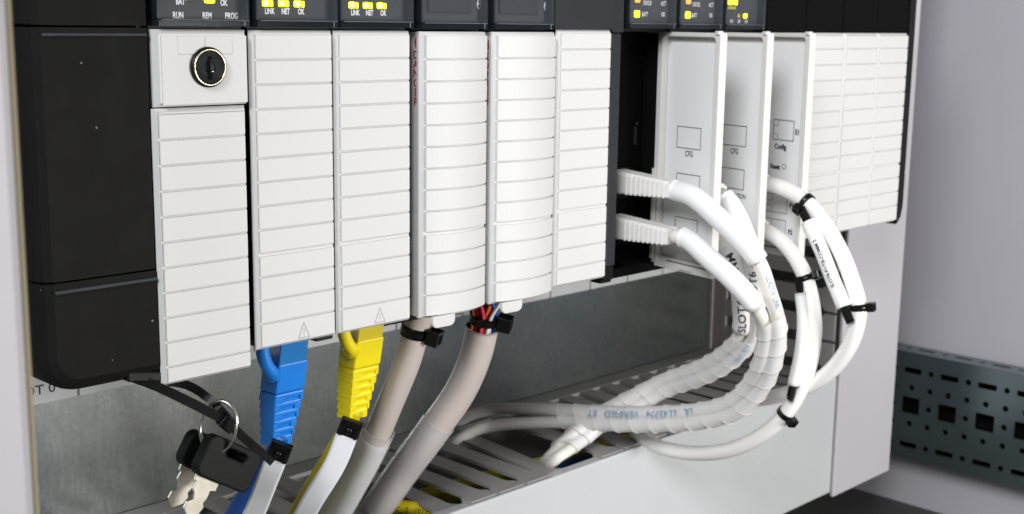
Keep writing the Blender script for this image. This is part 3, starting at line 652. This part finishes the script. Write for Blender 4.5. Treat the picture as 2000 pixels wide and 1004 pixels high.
# flat white marker carriers strapped to the front of each lead
def marker(name, label, base_pts, wid, thk, wfr, group):
    """curved rectangular-section sleeve following a path; open at the top where the black carrier shows"""
    t = thing(name, label, 'cable marker', base_pts[0], group); p = Path(base_pts, 1.5, up=wfr); m = MB(); k = int(p.L / 2); V = []
    prof = [(-.5, -.30), (-.46, -.5), (.46, -.5), (.5, -.30), (.5, .35), (.40, .5), (-.40, .5), (-.5, .35)]
    for i in range(k + 1):
        c, T, n, b = p.at(p.L * i / k)
        for a, d in prof: V.append(c + n * a * wid + b * d * thk)
    N = len(prof); F = [(i * N + j, i * N + (j + 1) % N, (i + 1) * N + (j + 1) % N, (i + 1) * N + j) for i in range(k) for j in range(N)]
    F += [tuple(range(N)), tuple(k * N + j for j in range(N))[::-1]]
    m.add(V, F); m.build('sleeve', 'label_w', t)
    c, T, n, b = p.at(0); fr = lambda v: c + n * v.x + b * v.y - T * v.z
    m = MB(); m.box(-wid * .53, wid * .53, -thk * .2, thk * .55, -1.0, 6.2, 0.4, xf=fr); cl = m.build('carrier', 'gloss', t)
    m = MB(); m.box(-wid * .46, -wid * .28, thk * .4, thk * .9, -.8, 5.8, 0.3, xf=fr); m.box(wid * .28, wid * .46, thk * .4, thk * .9, -.8, 5.8, 0.3, xf=fr); m.box(-wid * .5, wid * .5, thk * .4, thk * .9, 3.6, 6.1, 0.3, xf=fr); m.build('carrier_rim', 'gloss', cl)
    b_ = bmesh.new(); bmesh.ops.create_uvsphere(b_, u_segments=12, v_segments=8, radius=wid * .17)
    for v in b_.verts: v.co = fr(Vector((v.co.x, v.co.y * .5 + thk * .6, v.co.z + 1.6)))
    MB().bm(b_, True).build('carrier_knob', 'gloss', cl)
    return t, p
marker('cable_marker', 'white marker sleeve with black clip on the blue cable', [(52.2,14.5,-149.3), (50.0,17.0,-157.5), (47.4,22.0,-170.7), (47.3,30.0,-181.9)], 7.6, 2.6, (.72, -.69, 0), 'white cable markers')
marker('cable_marker', 'white marker sleeve with black clip on the yellow cable', [(83.9,14.5,-147.6), (81.5,19.0,-159.9), (77.0,27.0,-175.1), (76.4,38.0,-191.6)], 8.0, 2.6, (.72, -.69, 0), 'white cable markers')

# --- two thick grey cables with clear marker sleeves
g1 = Path([(121.5, 13.5, -96), (119.6,16.0,-111.3), (118.3,20.0,-126.2), (116.6,28.0,-144.2), (115.0,40.0,-168.1), (113.8,52.0,-187.4), (116.1,70.0,-210.2), (121.0,88.0,-231.4)], 2)
t = thing('grey_cable', 'warm grey round cable, left one of the two thick ones, in a clear sleeve', 'cable', tuple(g1.p[0]), 'thick grey cables under the terminal modules')
m = MB(); g1.tube(m, 5.35, n=64, step=1); m.build('jacket', 'cable_g', t)
qa, qb = g1.L * .42, g1.L * .80
m = MB(); g1.tube(m, 6.1, qa + 4.5, qb - 5.5, 32); m.build('paper_label', 'label_w', t)
m = MB(); g1.tube(m, 6.6, qa, qb, 72, wall=0.35, step=1); m.build('clear_sleeve', 'tube_clear', t)
g2 = Path([(157.1,17.0,-113.6), (157.2,22.0,-131.4), (155.5,30.0,-149.3), (150.2,42.0,-168.9), (147.3,56.0,-187.8), (145.1,68.0,-204.6), (148.7,90.0,-226.6)], 2)
t2 = thing('grey_cable', 'thickest warm grey cable with colored wires showing at its cut top', 'cable', tuple(g2.p[0]), 'thick grey cables under the terminal modules')
m = MB(); g2.tube(m, 6.7, 6.5, n=72, wall=0.7, step=1); m.build('jacket', 'cable_g', t2)
qa2, qb2 = g2.L * .40, g2.L * .80
m = MB(); g2.tube(m, 7.35, qa2, qb2, 72, wall=0.35, step=1); m.build('clear_sleeve', 'tube_clear', t2)
# individual wires fan out from the cut sheath up into the module
wm = ['w_red', 'w_green', 'w_black', 'w_white', 'w_blue', 'w_white', 'w_orange', 'w_pink', 'w_blue', 'w_red', 'w_white', 'w_black', 'w_orange', 'w_blue', 'w_white', 'w_red', 'w_green', 'w_white', 'w_blue', 'w_black', 'w_pink', 'w_white', 'w_blue', 'w_orange', 'w_red', 'w_white']
p0, T0, n0, b0 = g2.at(7)
for i, mm in enumerate(wm):
    a = i * 2.399; r = 5.1 * math.sqrt((i + .6) / len(wm)); e = p0 + (n0 * math.cos(a) + b0 * math.sin(a)) * r
    e2 = e - T0 * 7.0 + Vector((random.uniform(-.6, .6), random.uniform(-.6, .6), 0)); top = Vector((148 + (e.x - p0.x) * 1.6 + random.uniform(-3, 12), 12 + (e.y - p0.y) * 1.3, -99))
    w_ = Path([e + T0 * 4, e, e2, top.lerp(e2, .45) + Vector((random.uniform(-2, 2), -1, 0)), top], 1.2); m = MB(); w_.tube(m, 0.72, n=8); m.build('wire', mm, t2)
m = MB(); tp = Path([p0 + T0 * 6, p0 - T0 * 1, p0 - T0 * 7, (152, 16, -98)], 1); tp.tube(m, 3.6, n=12); m.build('wire_core', 'void', t2)
cam_side = lambda P_, q: P_.ang_to(q, CL)
# ties round the two grey cables
qt = (Vector((119.5,16.5,-112.6)) - g1.p[0]).length + 2
cable_tie('black tie round the left grey cable just below the rounded door tab', g1, qt, 5.4, 4.0, cam_side(g1, qt) - 1.2, (6.4, 6.2, 5.4))
cable_tie('black tie round the colored wires, its square head under the right door tab', g2, 2.2, 5.7, 3.6, cam_side(g2, 2.2) - 1.45, (6.0, 6.4, 6.0))
# black anchor bars under the modules that the ties hook on to
t = thing('tie_anchor_bar', 'black anchor bar under the yellow plug and grey cables', 'bracket', (90, 14, -106))
m = MB(); m.box(62.5, 70, 4.5, 9, -107.2, -104.9, 0.4); m.build('end_hook', 'black', t)
m = MB(); m.box(96, 126, 10.5, 14.5, -108.5, -105.0, 0.5); m.build('bar', 'black', t)
m = MB(); m.box(124, 131, 3, 8, -107.4, -104.9, 0.5); m.build('hook', 'black', t)

# --- white leads from the open modules
def boot_plug(t, x, z, y0=16, y1=-16, drop=0.8):
    """RJ45 plug and ribbed boot pointing out of the rack towards the viewer"""
    m = MB(); m.box(x - 5.8, x + 5.8, y0 - 7, y0 + 6, z - 4.6, z + 4.2, 0.8); m.build('plug', 'cable_w', t)
    m = MB(); L = y0 - 6 - y1
    def pf(c, L=L):
        f = max(0, (y0 - 6 - c.y) / L); s_ = 1 - .30 * f; return (x + (c.x - x) * s_, c.y, z + (c.z - z) * s_ - drop * f)
    n = 9
    m.box(x - 5.9, x + 5.9, y1 + .2, y0 - 5, z - 4.4, z + 4.4, 0.7, xf=pf); bo = m.build('boot', 'cable_w', t)
    m = MB()
    for i in range(n):
        yy = y0 - 9.5 - i * (L - 4) / n; m.box(x - 6.25, x + 6.25, yy - .45, yy + .45, z - 4.8, z + 4.7, 0.4, xf=pf)
    m.box(x - 5.0, x + 5.0, y1 + 1, y0 + 4, z + 3.8, z + 5.6, 0.8, xf=pf)
    m.build('boot_ribs', 'cable_w', bo); return bo
A = [(238, -15, -66.2), (238.5,-24.8,-68.0), (240.0,-36.8,-75.6), (242.0,-46.6,-83.2), (245.0,-54.7,-92.2), (252.0,-56.7,-106.4), (262.0,-52.2,-124.3), (270.0,-46.0,-140.6), (277.0,-36.3,-155.7), (281.0,-21.5,-170.6), (282.0,-1.6,-179.9), (280.0,19.7,-185.6), (276.0,45.4,-190.7), (271.0,75.3,-195.2), (266.0,99.6,-198.4), (272.1,128.7,-204.0), (261.9,136.1,-207.0), (254.2,140.0,-212.0), (254.2,150.2,-222.0)]
B = [(238, -16, -86.5), (238.0,-22.8,-86.5), (239.0,-34.5,-93.7), (241.0,-45.2,-101.2), (246.0,-52.0,-110.2), (255.0,-51.8,-123.2), (262.0,-46.9,-136.7), (268.0,-37.8,-152.4), (273.0,-23.4,-164.9), (275.0,-5.0,-174.3), (274.0,15.2,-180.7), (315.2,77.8,-205.0), (284.5,87.4,-204.0), (265.2,100.6,-204.0), (256.3,112.6,-206.0), (247.7,117.3,-208.0), (239.7,122.4,-213.0), (250.4,144.0,-226.0)]
C = [(272.5, -15, -70.5), (272.5,-22.4,-77.0), (272.5,-29.2,-87.7), (272.5,-35.1,-101.1), (273.0,-36.6,-114.9), (278.0,-29.4,-133.3), (285.0,-15.4,-148.0), (292.0,5.2,-161.5), (296.0,29.5,-173.8), (291.0,44.7,-184.1), (282.0,57.1,-193.9), (268.0,61.8,-202.2), (248.9,58.9,-208.0), (259.5,78.2,-224.0)]
Dd = [(272.5, -14, -92), (272.5,-22.4,-98.3), (272.5,-26.8,-108.2), (272.5,-29.7,-120.6), (276.0,-25.8,-134.8), (283.0,-11.0,-146.1), (290.0,9.9,-158.2), (294.0,31.3,-170.1), (340.8,89.2,-200.0), (306.6,80.8,-201.0), (276.6,71.6,-203.0), (253.4,65.1,-208.0), (259.5,81.1,-222.0)]
E_ = [(308, -14, -69), (308.0,-25.1,-70.5), (308.0,-37.7,-75.6), (308.0,-47.6,-84.3), (307.0,-57.3,-95.8), (306.0,-64.0,-107.1), (305.0,-68.9,-118.9), (306.0,-67.0,-132.3), (308.0,-59.5,-146.0), (309.0,-49.0,-157.3), (310.0,-32.5,-167.4), (311.0,-6.3,-177.7), (309.0,16.5,-186.4), (306.0,36.3,-195.1), (325.9,63.3,-212.0), (348.5,88.2,-226.0)]
F_ = [(308, -14, -90.5), (308.0,-25.2,-94.9), (308.0,-33.1,-101.6), (307.0,-40.3,-110.8), (306.0,-45.6,-125.4), (305.0,-47.2,-140.6), (304.0,-44.0,-158.1), (303.0,-36.0,-175.2), (302.0,-23.3,-189.1), (301.0,-5.5,-200.4), (300.0,15.1,-206.7), (298.0,34.5,-207.6), (304.1,51.1,-207.0), (337.4,84.3,-216.0), (383.5,125.6,-230.0)]
def lead(label, P_, x, z, r, sleeve=None, rs=4.9, mname='cable_i'):
    t = thing('white_network_cable', label, 'network cable', tuple(P_.p[0]), 'white network cables from the open modules')
    boot_plug(t, x, z); m = MB(); P_.tube(m, r, n=18); m.build('cable', mname, t)
    if sleeve:
        m = MB(); P_.tube(m, rs, sleeve[0], sleeve[1], 28, wall=0.6); m.build('marker_sleeve', 'sleeve_w', t)
    return t
def twin(src, i0, i1, off, fade=1.0):
    """way-points of a cable lying beside another one"""
    out = []
    for i in range(i0, i1):
        p = Vector(src[i]); T = (Vector(src[min(i + 1, len(src) - 1)]) - Vector(src[i - 1])).normalized(); W_ = (p - CAMV).normalized()
        out.append(tuple(p + T.cross(W_).normalized() * off))
    return out
A0, B0 = A, B
B = B0[:5] + twin(A0, 6, 14, -3.15) + A0[15:]
A = A0[:6] + twin(A0, 6, 14, 3.15) + B0[14:]
C0 = C
Dd = Dd[:4] + twin(C0, 5, 12, -3.0) + Dd[11:]
C = C0[:5] + twin(C0, 5, 12, 3.0) + C0[12:]
PA, PB, PC, PD, PE, PF = [Path(q, 2) for q in (A, B, C, Dd, E_, F_)]
def q_near(P_, pt):
    pt = Vector(pt); i = min(range(len(P_.p)), key=lambda i: (P_.p[i] - pt).length); return P_.s[i]
qA1 = q_near(PA, A[4]); qB1 = q_near(PB, B[4]) + 2
tA = lead('white cable from the upper plug beside the dark strip, in a plain sleeve', PA, 238, -65.6, 3.2, (0.5, qA1), 4.5)
tB = lead('white cable from the lower plug beside the dark strip, in a plain sleeve', PB, 238, -86, 3.2, (5, qB1), 4.5)
tC = lead('white cable printed COMM dropping behind the first open door', PC, 272.5, -69.8, 3.0, (3, q_near(PC, C[4]) + 4), 4.6)
tD = lead('white cable printed SLOT6-COMM hanging straight down into the spiral wrap', PD, 272.5, -91.4, 3.0, (4, q_near(PD, Dd[4]) - 1), 4.6)
tE = lead('outermost white cable of the right loop, with a long white marker', PE, 308, -68.4, 3.7, None, mname='cable_w')
tF = lead('white cable looping lowest across the duct cover, with a short marker', PF, 308, -89.8, 3.7, None, mname='cable_w')
m = MB(); q = q_near(PA, A[5]) - 3; PA.text(m, 'LL42774  LINK', 2.6, q + 2, cam_side(PA, q) - .5, 3.2, bold=0.0); m.build('cable_print', 'ink_bl', tA)
m = MB(); q = q_near(PD, Dd[2]); PD.text(m, 'SLOT6 - COMM', 3.6, q_near(PD, Dd[3]) - 7, cam_side(PD, q) + .15, 4.6, sx=1.02, flip=-1, upside=-1); m.build('sleeve_print', 'ink_b', tD)
m = MB(); q = q_near(PC, C[2]); PC.text(m, 'SLOT6 - COMM', 3.6, q + 14, cam_side(PC, q) + .35, 4.6, sx=1.02, flip=-1, upside=-1); m.build('sleeve_print', 'ink_b', tC)

# spiral wraps round the two pairs
def spiral(name, label, P1, P2, q1, q2, R0, pitch=10.5, wrapw=10.0, print_=None):
    """ribbon wound round the mean of two cables"""
    n = 60; pts = []
    for i in range(n + 1):
        f = i / n; a = P1.at(q1[0] + (q1[1] - q1[0]) * f)[0]; b = P2.at(q2[0] + (q2[1] - q2[0]) * f)[0]; pts.append((a + b) / 2)
    sm = pts[::3]; W = Path(sm, 1.5); rad = []
    for i in range(n + 1):
        f = i / n; a = P1.at(q1[0] + (q1[1] - q1[0]) * f)[0]; b = P2.at(q2[0] + (q2[1] - q2[0]) * f)[0]; rad.append(((a - b) / 2))
    t = thing(name, label, 'cable wrap', tuple(W.p[0]), 'milky spiral cable wraps')
    m = MB(); turns = (W.L - wrapw) / pitch; K = int(turns * 36); V = []; NW = 4
    for i in range(K + 1):
        th = i / 36 * 2 * math.pi; s0 = i / 36 * pitch
        for j in range(NW + 1):
            q = s0 + wrapw * j / NW; f = max(0, min(1, q / W.L)); idx = f * n; k = int(min(n - 1, idx)); h = rad[k].lerp(rad[k + 1], idx - k)
            c, T, nn, bb = W.at(q); d = nn * math.cos(th) + bb * math.sin(th)
            rr = R0 + abs(d.dot(h)) * .92 - .45 + .50 * (j / NW) ** 2
            V.append(c + d * rr)
    M_ = NW + 1; F = [(i * M_ + j, i * M_ + j + 1, (i + 1) * M_ + j + 1, (i + 1) * M_ + j) for i in range(K) for j in range(NW)]
    m.add(V, F, True); m.build('ribbon', 'spiral', t)
    m = MB(); V = []; F = []                      # the thick outer lip of the ribbon
    for i in range(K + 1):
        th = i / 36 * 2 * math.pi; q = i / 36 * pitch + wrapw; f = max(0, min(1, q / W.L)); idx = f * n; k = int(min(n - 1, idx)); h = rad[k].lerp(rad[k + 1], idx - k)
        c, T, nn, bb = W.at(q); d = nn * math.cos(th) + bb * math.sin(th); rr = R0 + abs(d.dot(h)) * .92 + .05; V += [c + d * (rr + .10), c + d * (rr - .35), c + d * (rr - .35) - T * .28, c + d * (rr + .10) - T * .28]
    F = [(i * 4 + j, i * 4 + (j + 1) % 4, (i + 1) * 4 + (j + 1) % 4, (i + 1) * 4 + j) for i in range(K) for j in range(4)]
    m.add(V, F); m.build('ribbon_edge', 'lip', t)
    return t, W
s1, W1 = spiral('spiral_wrap', 'milky spiral wrap round the front cable pair, long sweep to the left', PA, PB, (q_near(PA, A[6]) - 12, q_near(PA, A[13]) + 3), (q_near(PB, B[5]) - 12, q_near(PB, B[12]) + 3), 3.9)
m = MB(); q = W1.L * .70; W1.text(m, 'UL   LL42774   VERIFIED   ET', 3.4, q, cam_side(W1, q) + .35, 7.0, sx=1.1, bold=0.0, flip=1, upside=1); m.build('wrap_print', 'ink_bl', s1)
s2, W2 = spiral('spiral_wrap', 'milky spiral wrap on the rear cable pair, diving into the duct', PC, PD, (q_near(PC, C[5]) - 3, q_near(PC, C[12])), (q_near(PD, Dd[4]) - 3, q_near(PD, Dd[11])), 3.7)
m = MB(); q = 12; W2.text(m, 'LINK EV', 3.0, q, cam_side(W2, q) - .55, 6.4, sx=1.1, bold=0.0, flip=-1, upside=-1); m.build('wrap_print', 'ink_bl', s2)

# strap-on marker tubes on the right loop with ties
def side_tube(label, pts, r, group, txt=None):
    t = thing('cable_marker', label, 'cable marker', pts[0], group); p = Path(pts, 2); m = MB(); p.tube(m, r, n=22, wall=0.5, prof=None); m.build('sleeve', 'sleeve_w', t)
    for q, sg in ((0, -1), (p.L, 1)):
        c, T, n, b = p.at(q); L = 7.5; V = Path([c - T * sg * 3, c + T * sg * 1.5, c + T * sg * L], 1)
        fr = lambda v, c=c, T=T, n=n, b=b, sg=sg: c + T * sg * (v.x) + n * v.y + b * v.z
        ends = MB(); ends.box(-2, L, -r * .62, r * .62, -.8, .8, 0.35, xf=fr)
        for yy in (-.38, .38): ends.box(1.2, L - 1.5, r * yy - .35, r * yy + .35, -1.3, 1.3, 0.2, xf=fr)
        ends.build('carrier', 'gloss', t)
    if txt: m = MB(); p.text(m, txt, 1.8, p.L * .5, cam_side(p, p.L * .5) + .35, r, sx=0.95, flip=-1, upside=-1, bold=0.02); m.build('sleeve_print', 'ink_b', t)
    return t, p
side_tube('long white marker printed SLOT8-P1/TB-COMM on the outer right cable', [(303.0,-42.1,-83.7), (302.0,-49.5,-93.9), (301.0,-57.1,-106.7), (300.0,-64.7,-118.9)], 3.3, 'white cable markers', 'SLOT8-P1/TB-COMM 2')
side_tube('short white marker beside the second right cable, hung between two ties', [(302.0,-40.8,-116.5), (301.0,-43.4,-127.4), (300.0,-43.9,-141.6), (298.0,-42.1,-159.0)], 2.7, 'white cable markers')
def tie_near(label, P_, px_, r, ang, head=(4.6, 4.0, 3.4), tail=0):
    q = q_near(P_, px_); return cable_tie(label, P_, q, r, 2.4, cam_side(P_, q) + ang, head, tail)
tie_near('black tie at the top of the long marker on the outer cable', PE, E_[2], 3.8, 1.1)
tie_near('black tie at the lower end of the long marker, right edge of the loop', PE, E_[6], 3.8, -1.3)
tie_near('black tie with square head above the short marker', PF, F_[3], 3.8, -1.2, tail=3)
tie_near('black tie low on the loop, below the short marker', PF, F_[7], 3.8, -1.0)

# --- stray leads inside and above the duct
def stray(name, label, pts, r, mname, cat='cable'):
    p = Path(pts, 2); m = MB(); p.tube(m, r, n=16); o = m.build(name, mname); return tag(o, label, cat), p
o, yp = stray('yellow_duct_cable', 'printed yellow cable lying in the duct mouth beneath the grey cables', [(144.0,87.7,-216.0), (158.2,79.4,-215.0), (170.9,69.1,-217.0), (178, 66, -222), (188, 74, -232)], 3.0, 'yellow')
m = MB(); yp.text(m, 'GBC . 2   1011', 2.4, yp.L * .42, yp.ang_to(yp.L * .4, CL) + .35, 3.0, sx=0.9, bold=0.0, flip=1, upside=1)
ob = m.build('cable_print', 'ink_b', None); ob.parent = o
for i, (pts, mn, lab) in enumerate((([(60, 106, -232), (200, 112, -231), (330, 110, -236), (470, 108, -240)], 'yellow', 'yellow cable glimpsed through the rear gaps of the duct fingers'),
                                    ([(120, 84, -240), (220, 80, -236), (310, 104, -238), (400, 110, -246)], 'bluecable', 'blue cable glimpsed through the duct fingers under the spiral wrap'),
                                    ([(90, 120, -246), (240, 124, -244), (380, 118, -250)], 'yelcable', 'dull yellow cable lying at the back inside the duct'))):
    stray('duct_cable', lab, pts, 3.0, mn)

# --- key ring on its long tie
kt = Path([(-8.8,2.0,-105.9), (-3.4,0.0,-108.8), (4.2,-2.0,-113.8), (13.6,-3.0,-120.2), (20.1,-3.0,-124.9), (27.4,-3.0,-132.6), (32.7,-3.0,-137.9), (37.9,-3.0,-143.3)], 1.5)
t = thing('long_cable_tie', 'long black cable tie holding the keys under the processor module', 'cable tie', tuple(kt.p[0]), 'black cable ties')
def strap(P_, w, th, up):
    m = MB(); V = []; k = int(P_.L / 1.5)
    for i in range(k + 1):
        c, T, n, b = P_.at(P_.L * i / k); ww = w * (1 if i < k - 3 else .85)
        for a, d in ((-.5, -.5), (.5, -.5), (.5, .5), (-.5, .5)): V.append(c + n * a * ww + b * d * th)
    m.add(V, [(i * 4 + j, i * 4 + (j + 1) % 4, (i + 1) * 4 + (j + 1) % 4, (i + 1) * 4 + j) for i in range(k) for j in range(4)] + [(0, 1, 2, 3), (k * 4 + 3, k * 4 + 2, k * 4 + 1, k * 4)])
    # teeth across the strap
    q = P_.L * .55
    while q < P_.L * .82:
        c, T, n, b = P_.at(q); m.box(-.2, .2, -w * .33, w * .33, -th * .5 - .12, th * .5 + .12, 0, xf=lambda v: c + T * v.x + n * v.y + b * v.z); q += .75
    return m
strap(kt, 3.0, 1.1, None).build('strap', 'gloss', t)
k2 = Path([(2.4,10.0,-110.4), (12.5,7.0,-113.4), (17.2,4.0,-117.2), (20.0,-1.0,-121.5), (21.8,-2.6,-124.6)], 1.5); strap(k2, 2.8, 1.1, None).build('loop', 'gloss', t)
c, T, n, b = kt.at(q_near(kt, kt.at(kt.L * .60)[0])); m = MB(); m.box(-3.2, 2.4, -2.5, 2.5, -1.7, 1.7, 0.5, xf=lambda v: c + T * v.x + n * v.y + b * v.z); m.build('head', 'gloss', t)
c2 = Vector((-2, 4, -104.6)); m = MB(); m.box(-10, 6, -4, 8, -2.6, .8, 0.6, xf=lambda v: Vector((c2.x + v.x, c2.y + v.y, c2.z + v.z - v.x * .18 - 1))); m.build('anchor', 'black', t)

ringc = Vector((17.8,-3.0,-126.4)); t = thing('key_ring', 'thin steel split ring holding two keys on the long tie', 'key ring', tuple(ringc))
Uu = Vector((.55, -.75, .25)).normalized(); Vv = Vector((.08, .12, 1)).normalized(); m = MB(); V = []; K = 96
for i in range(K + 1):
    a = 2 * math.pi * 2 * i / K
    c = ringc + Uu * 6.4 * math.cos(a) + Vv * 8.4 * math.sin(a) + Uu.cross(Vv) * (i / K * 1.2); d1 = (Uu * math.cos(a) + Vv * math.sin(a)); d2 = Uu.cross(Vv)
    for j in range(8): b_ = 2 * math.pi * j / 8; V.append(c + d1 * .5 * math.cos(b_) + d2 * .5 * math.sin(b_))
m.add(V, [(i * 8 + j, i * 8 + (j + 1) % 8, (i + 1) * 8 + (j + 1) % 8, (i + 1) * 8 + j) for i in range(K) for j in range(8)], True); m.build('ring', 'steel', t)
# keys: head plane spanned by U (along the head's width) and V (down along the blade)
def key(label, tl, tr, bl, yk, front):
    O = Vector(tl); U = (Vector(tr) - O); Wd = U.length; U.normalize(); D_ = Vector(bl) - O; D_ = D_ - U * D_.dot(U); Hh = D_.length; D_.normalize(); N = U.cross(D_)
    if N.y > 0: N = -N
    t = thing('key', label, 'key', tuple(O), 'cabinet keys on the ring'); F = lambda a, b, c=0: O + U * a + D_ * b + N * c
    out = rrect(0, Wd, 0, Hh, 3.2, 5); hole = rrect(Wd * .36, Wd * .72, 2.5, 5.0, 1.1, 4)
    m = MB(); shape(m, out, [hole[::-1]], 4.6, F, 0.7, c0=-2.3); m.build('head', 'black', t)
    a0 = Wd * .10; bw = Wd * .42
    pts = [(a0, Hh - .4), (a0 + bw, Hh - .4), (a0 + bw, Hh + 2.6), (a0 + bw * .80, Hh + 3.2), (a0 + bw * .80, Hh + 6.0), (a0 + bw * .74, Hh + 7.4), (a0 + bw * .84, Hh + 8.8), (a0 + bw * .76, Hh + 11.2), (a0 + bw * .42, Hh + 13.4), (a0 + bw * .10, Hh + 11.0), (a0 + bw * .12, Hh + 8.8), (a0 + bw * .30, Hh + 7.6), (a0 + bw * .22, Hh + 5.4), (a0 + bw * .10, Hh + 4.4), (a0 + bw * .12, Hh + 2.0), (a0, Hh + 1.6)]
    m = MB(); shape(m, pts, [], 0.9, F, 0.15, c0=-2.3); m.build('blade', 'keysteel', t)
    return t
key('front key with black head and notched steel blade on the ring', (13.9,-6.0,-126.9), (33.2,-6.0,-139.1), (8.2,-6.0,-139.9), -6, True)
key('rear key with black head, partly behind the front key', (12.8,3.0,-127.4), (32.0,3.0,-139.3), (6.7,3.0,-138.1), 3, False)
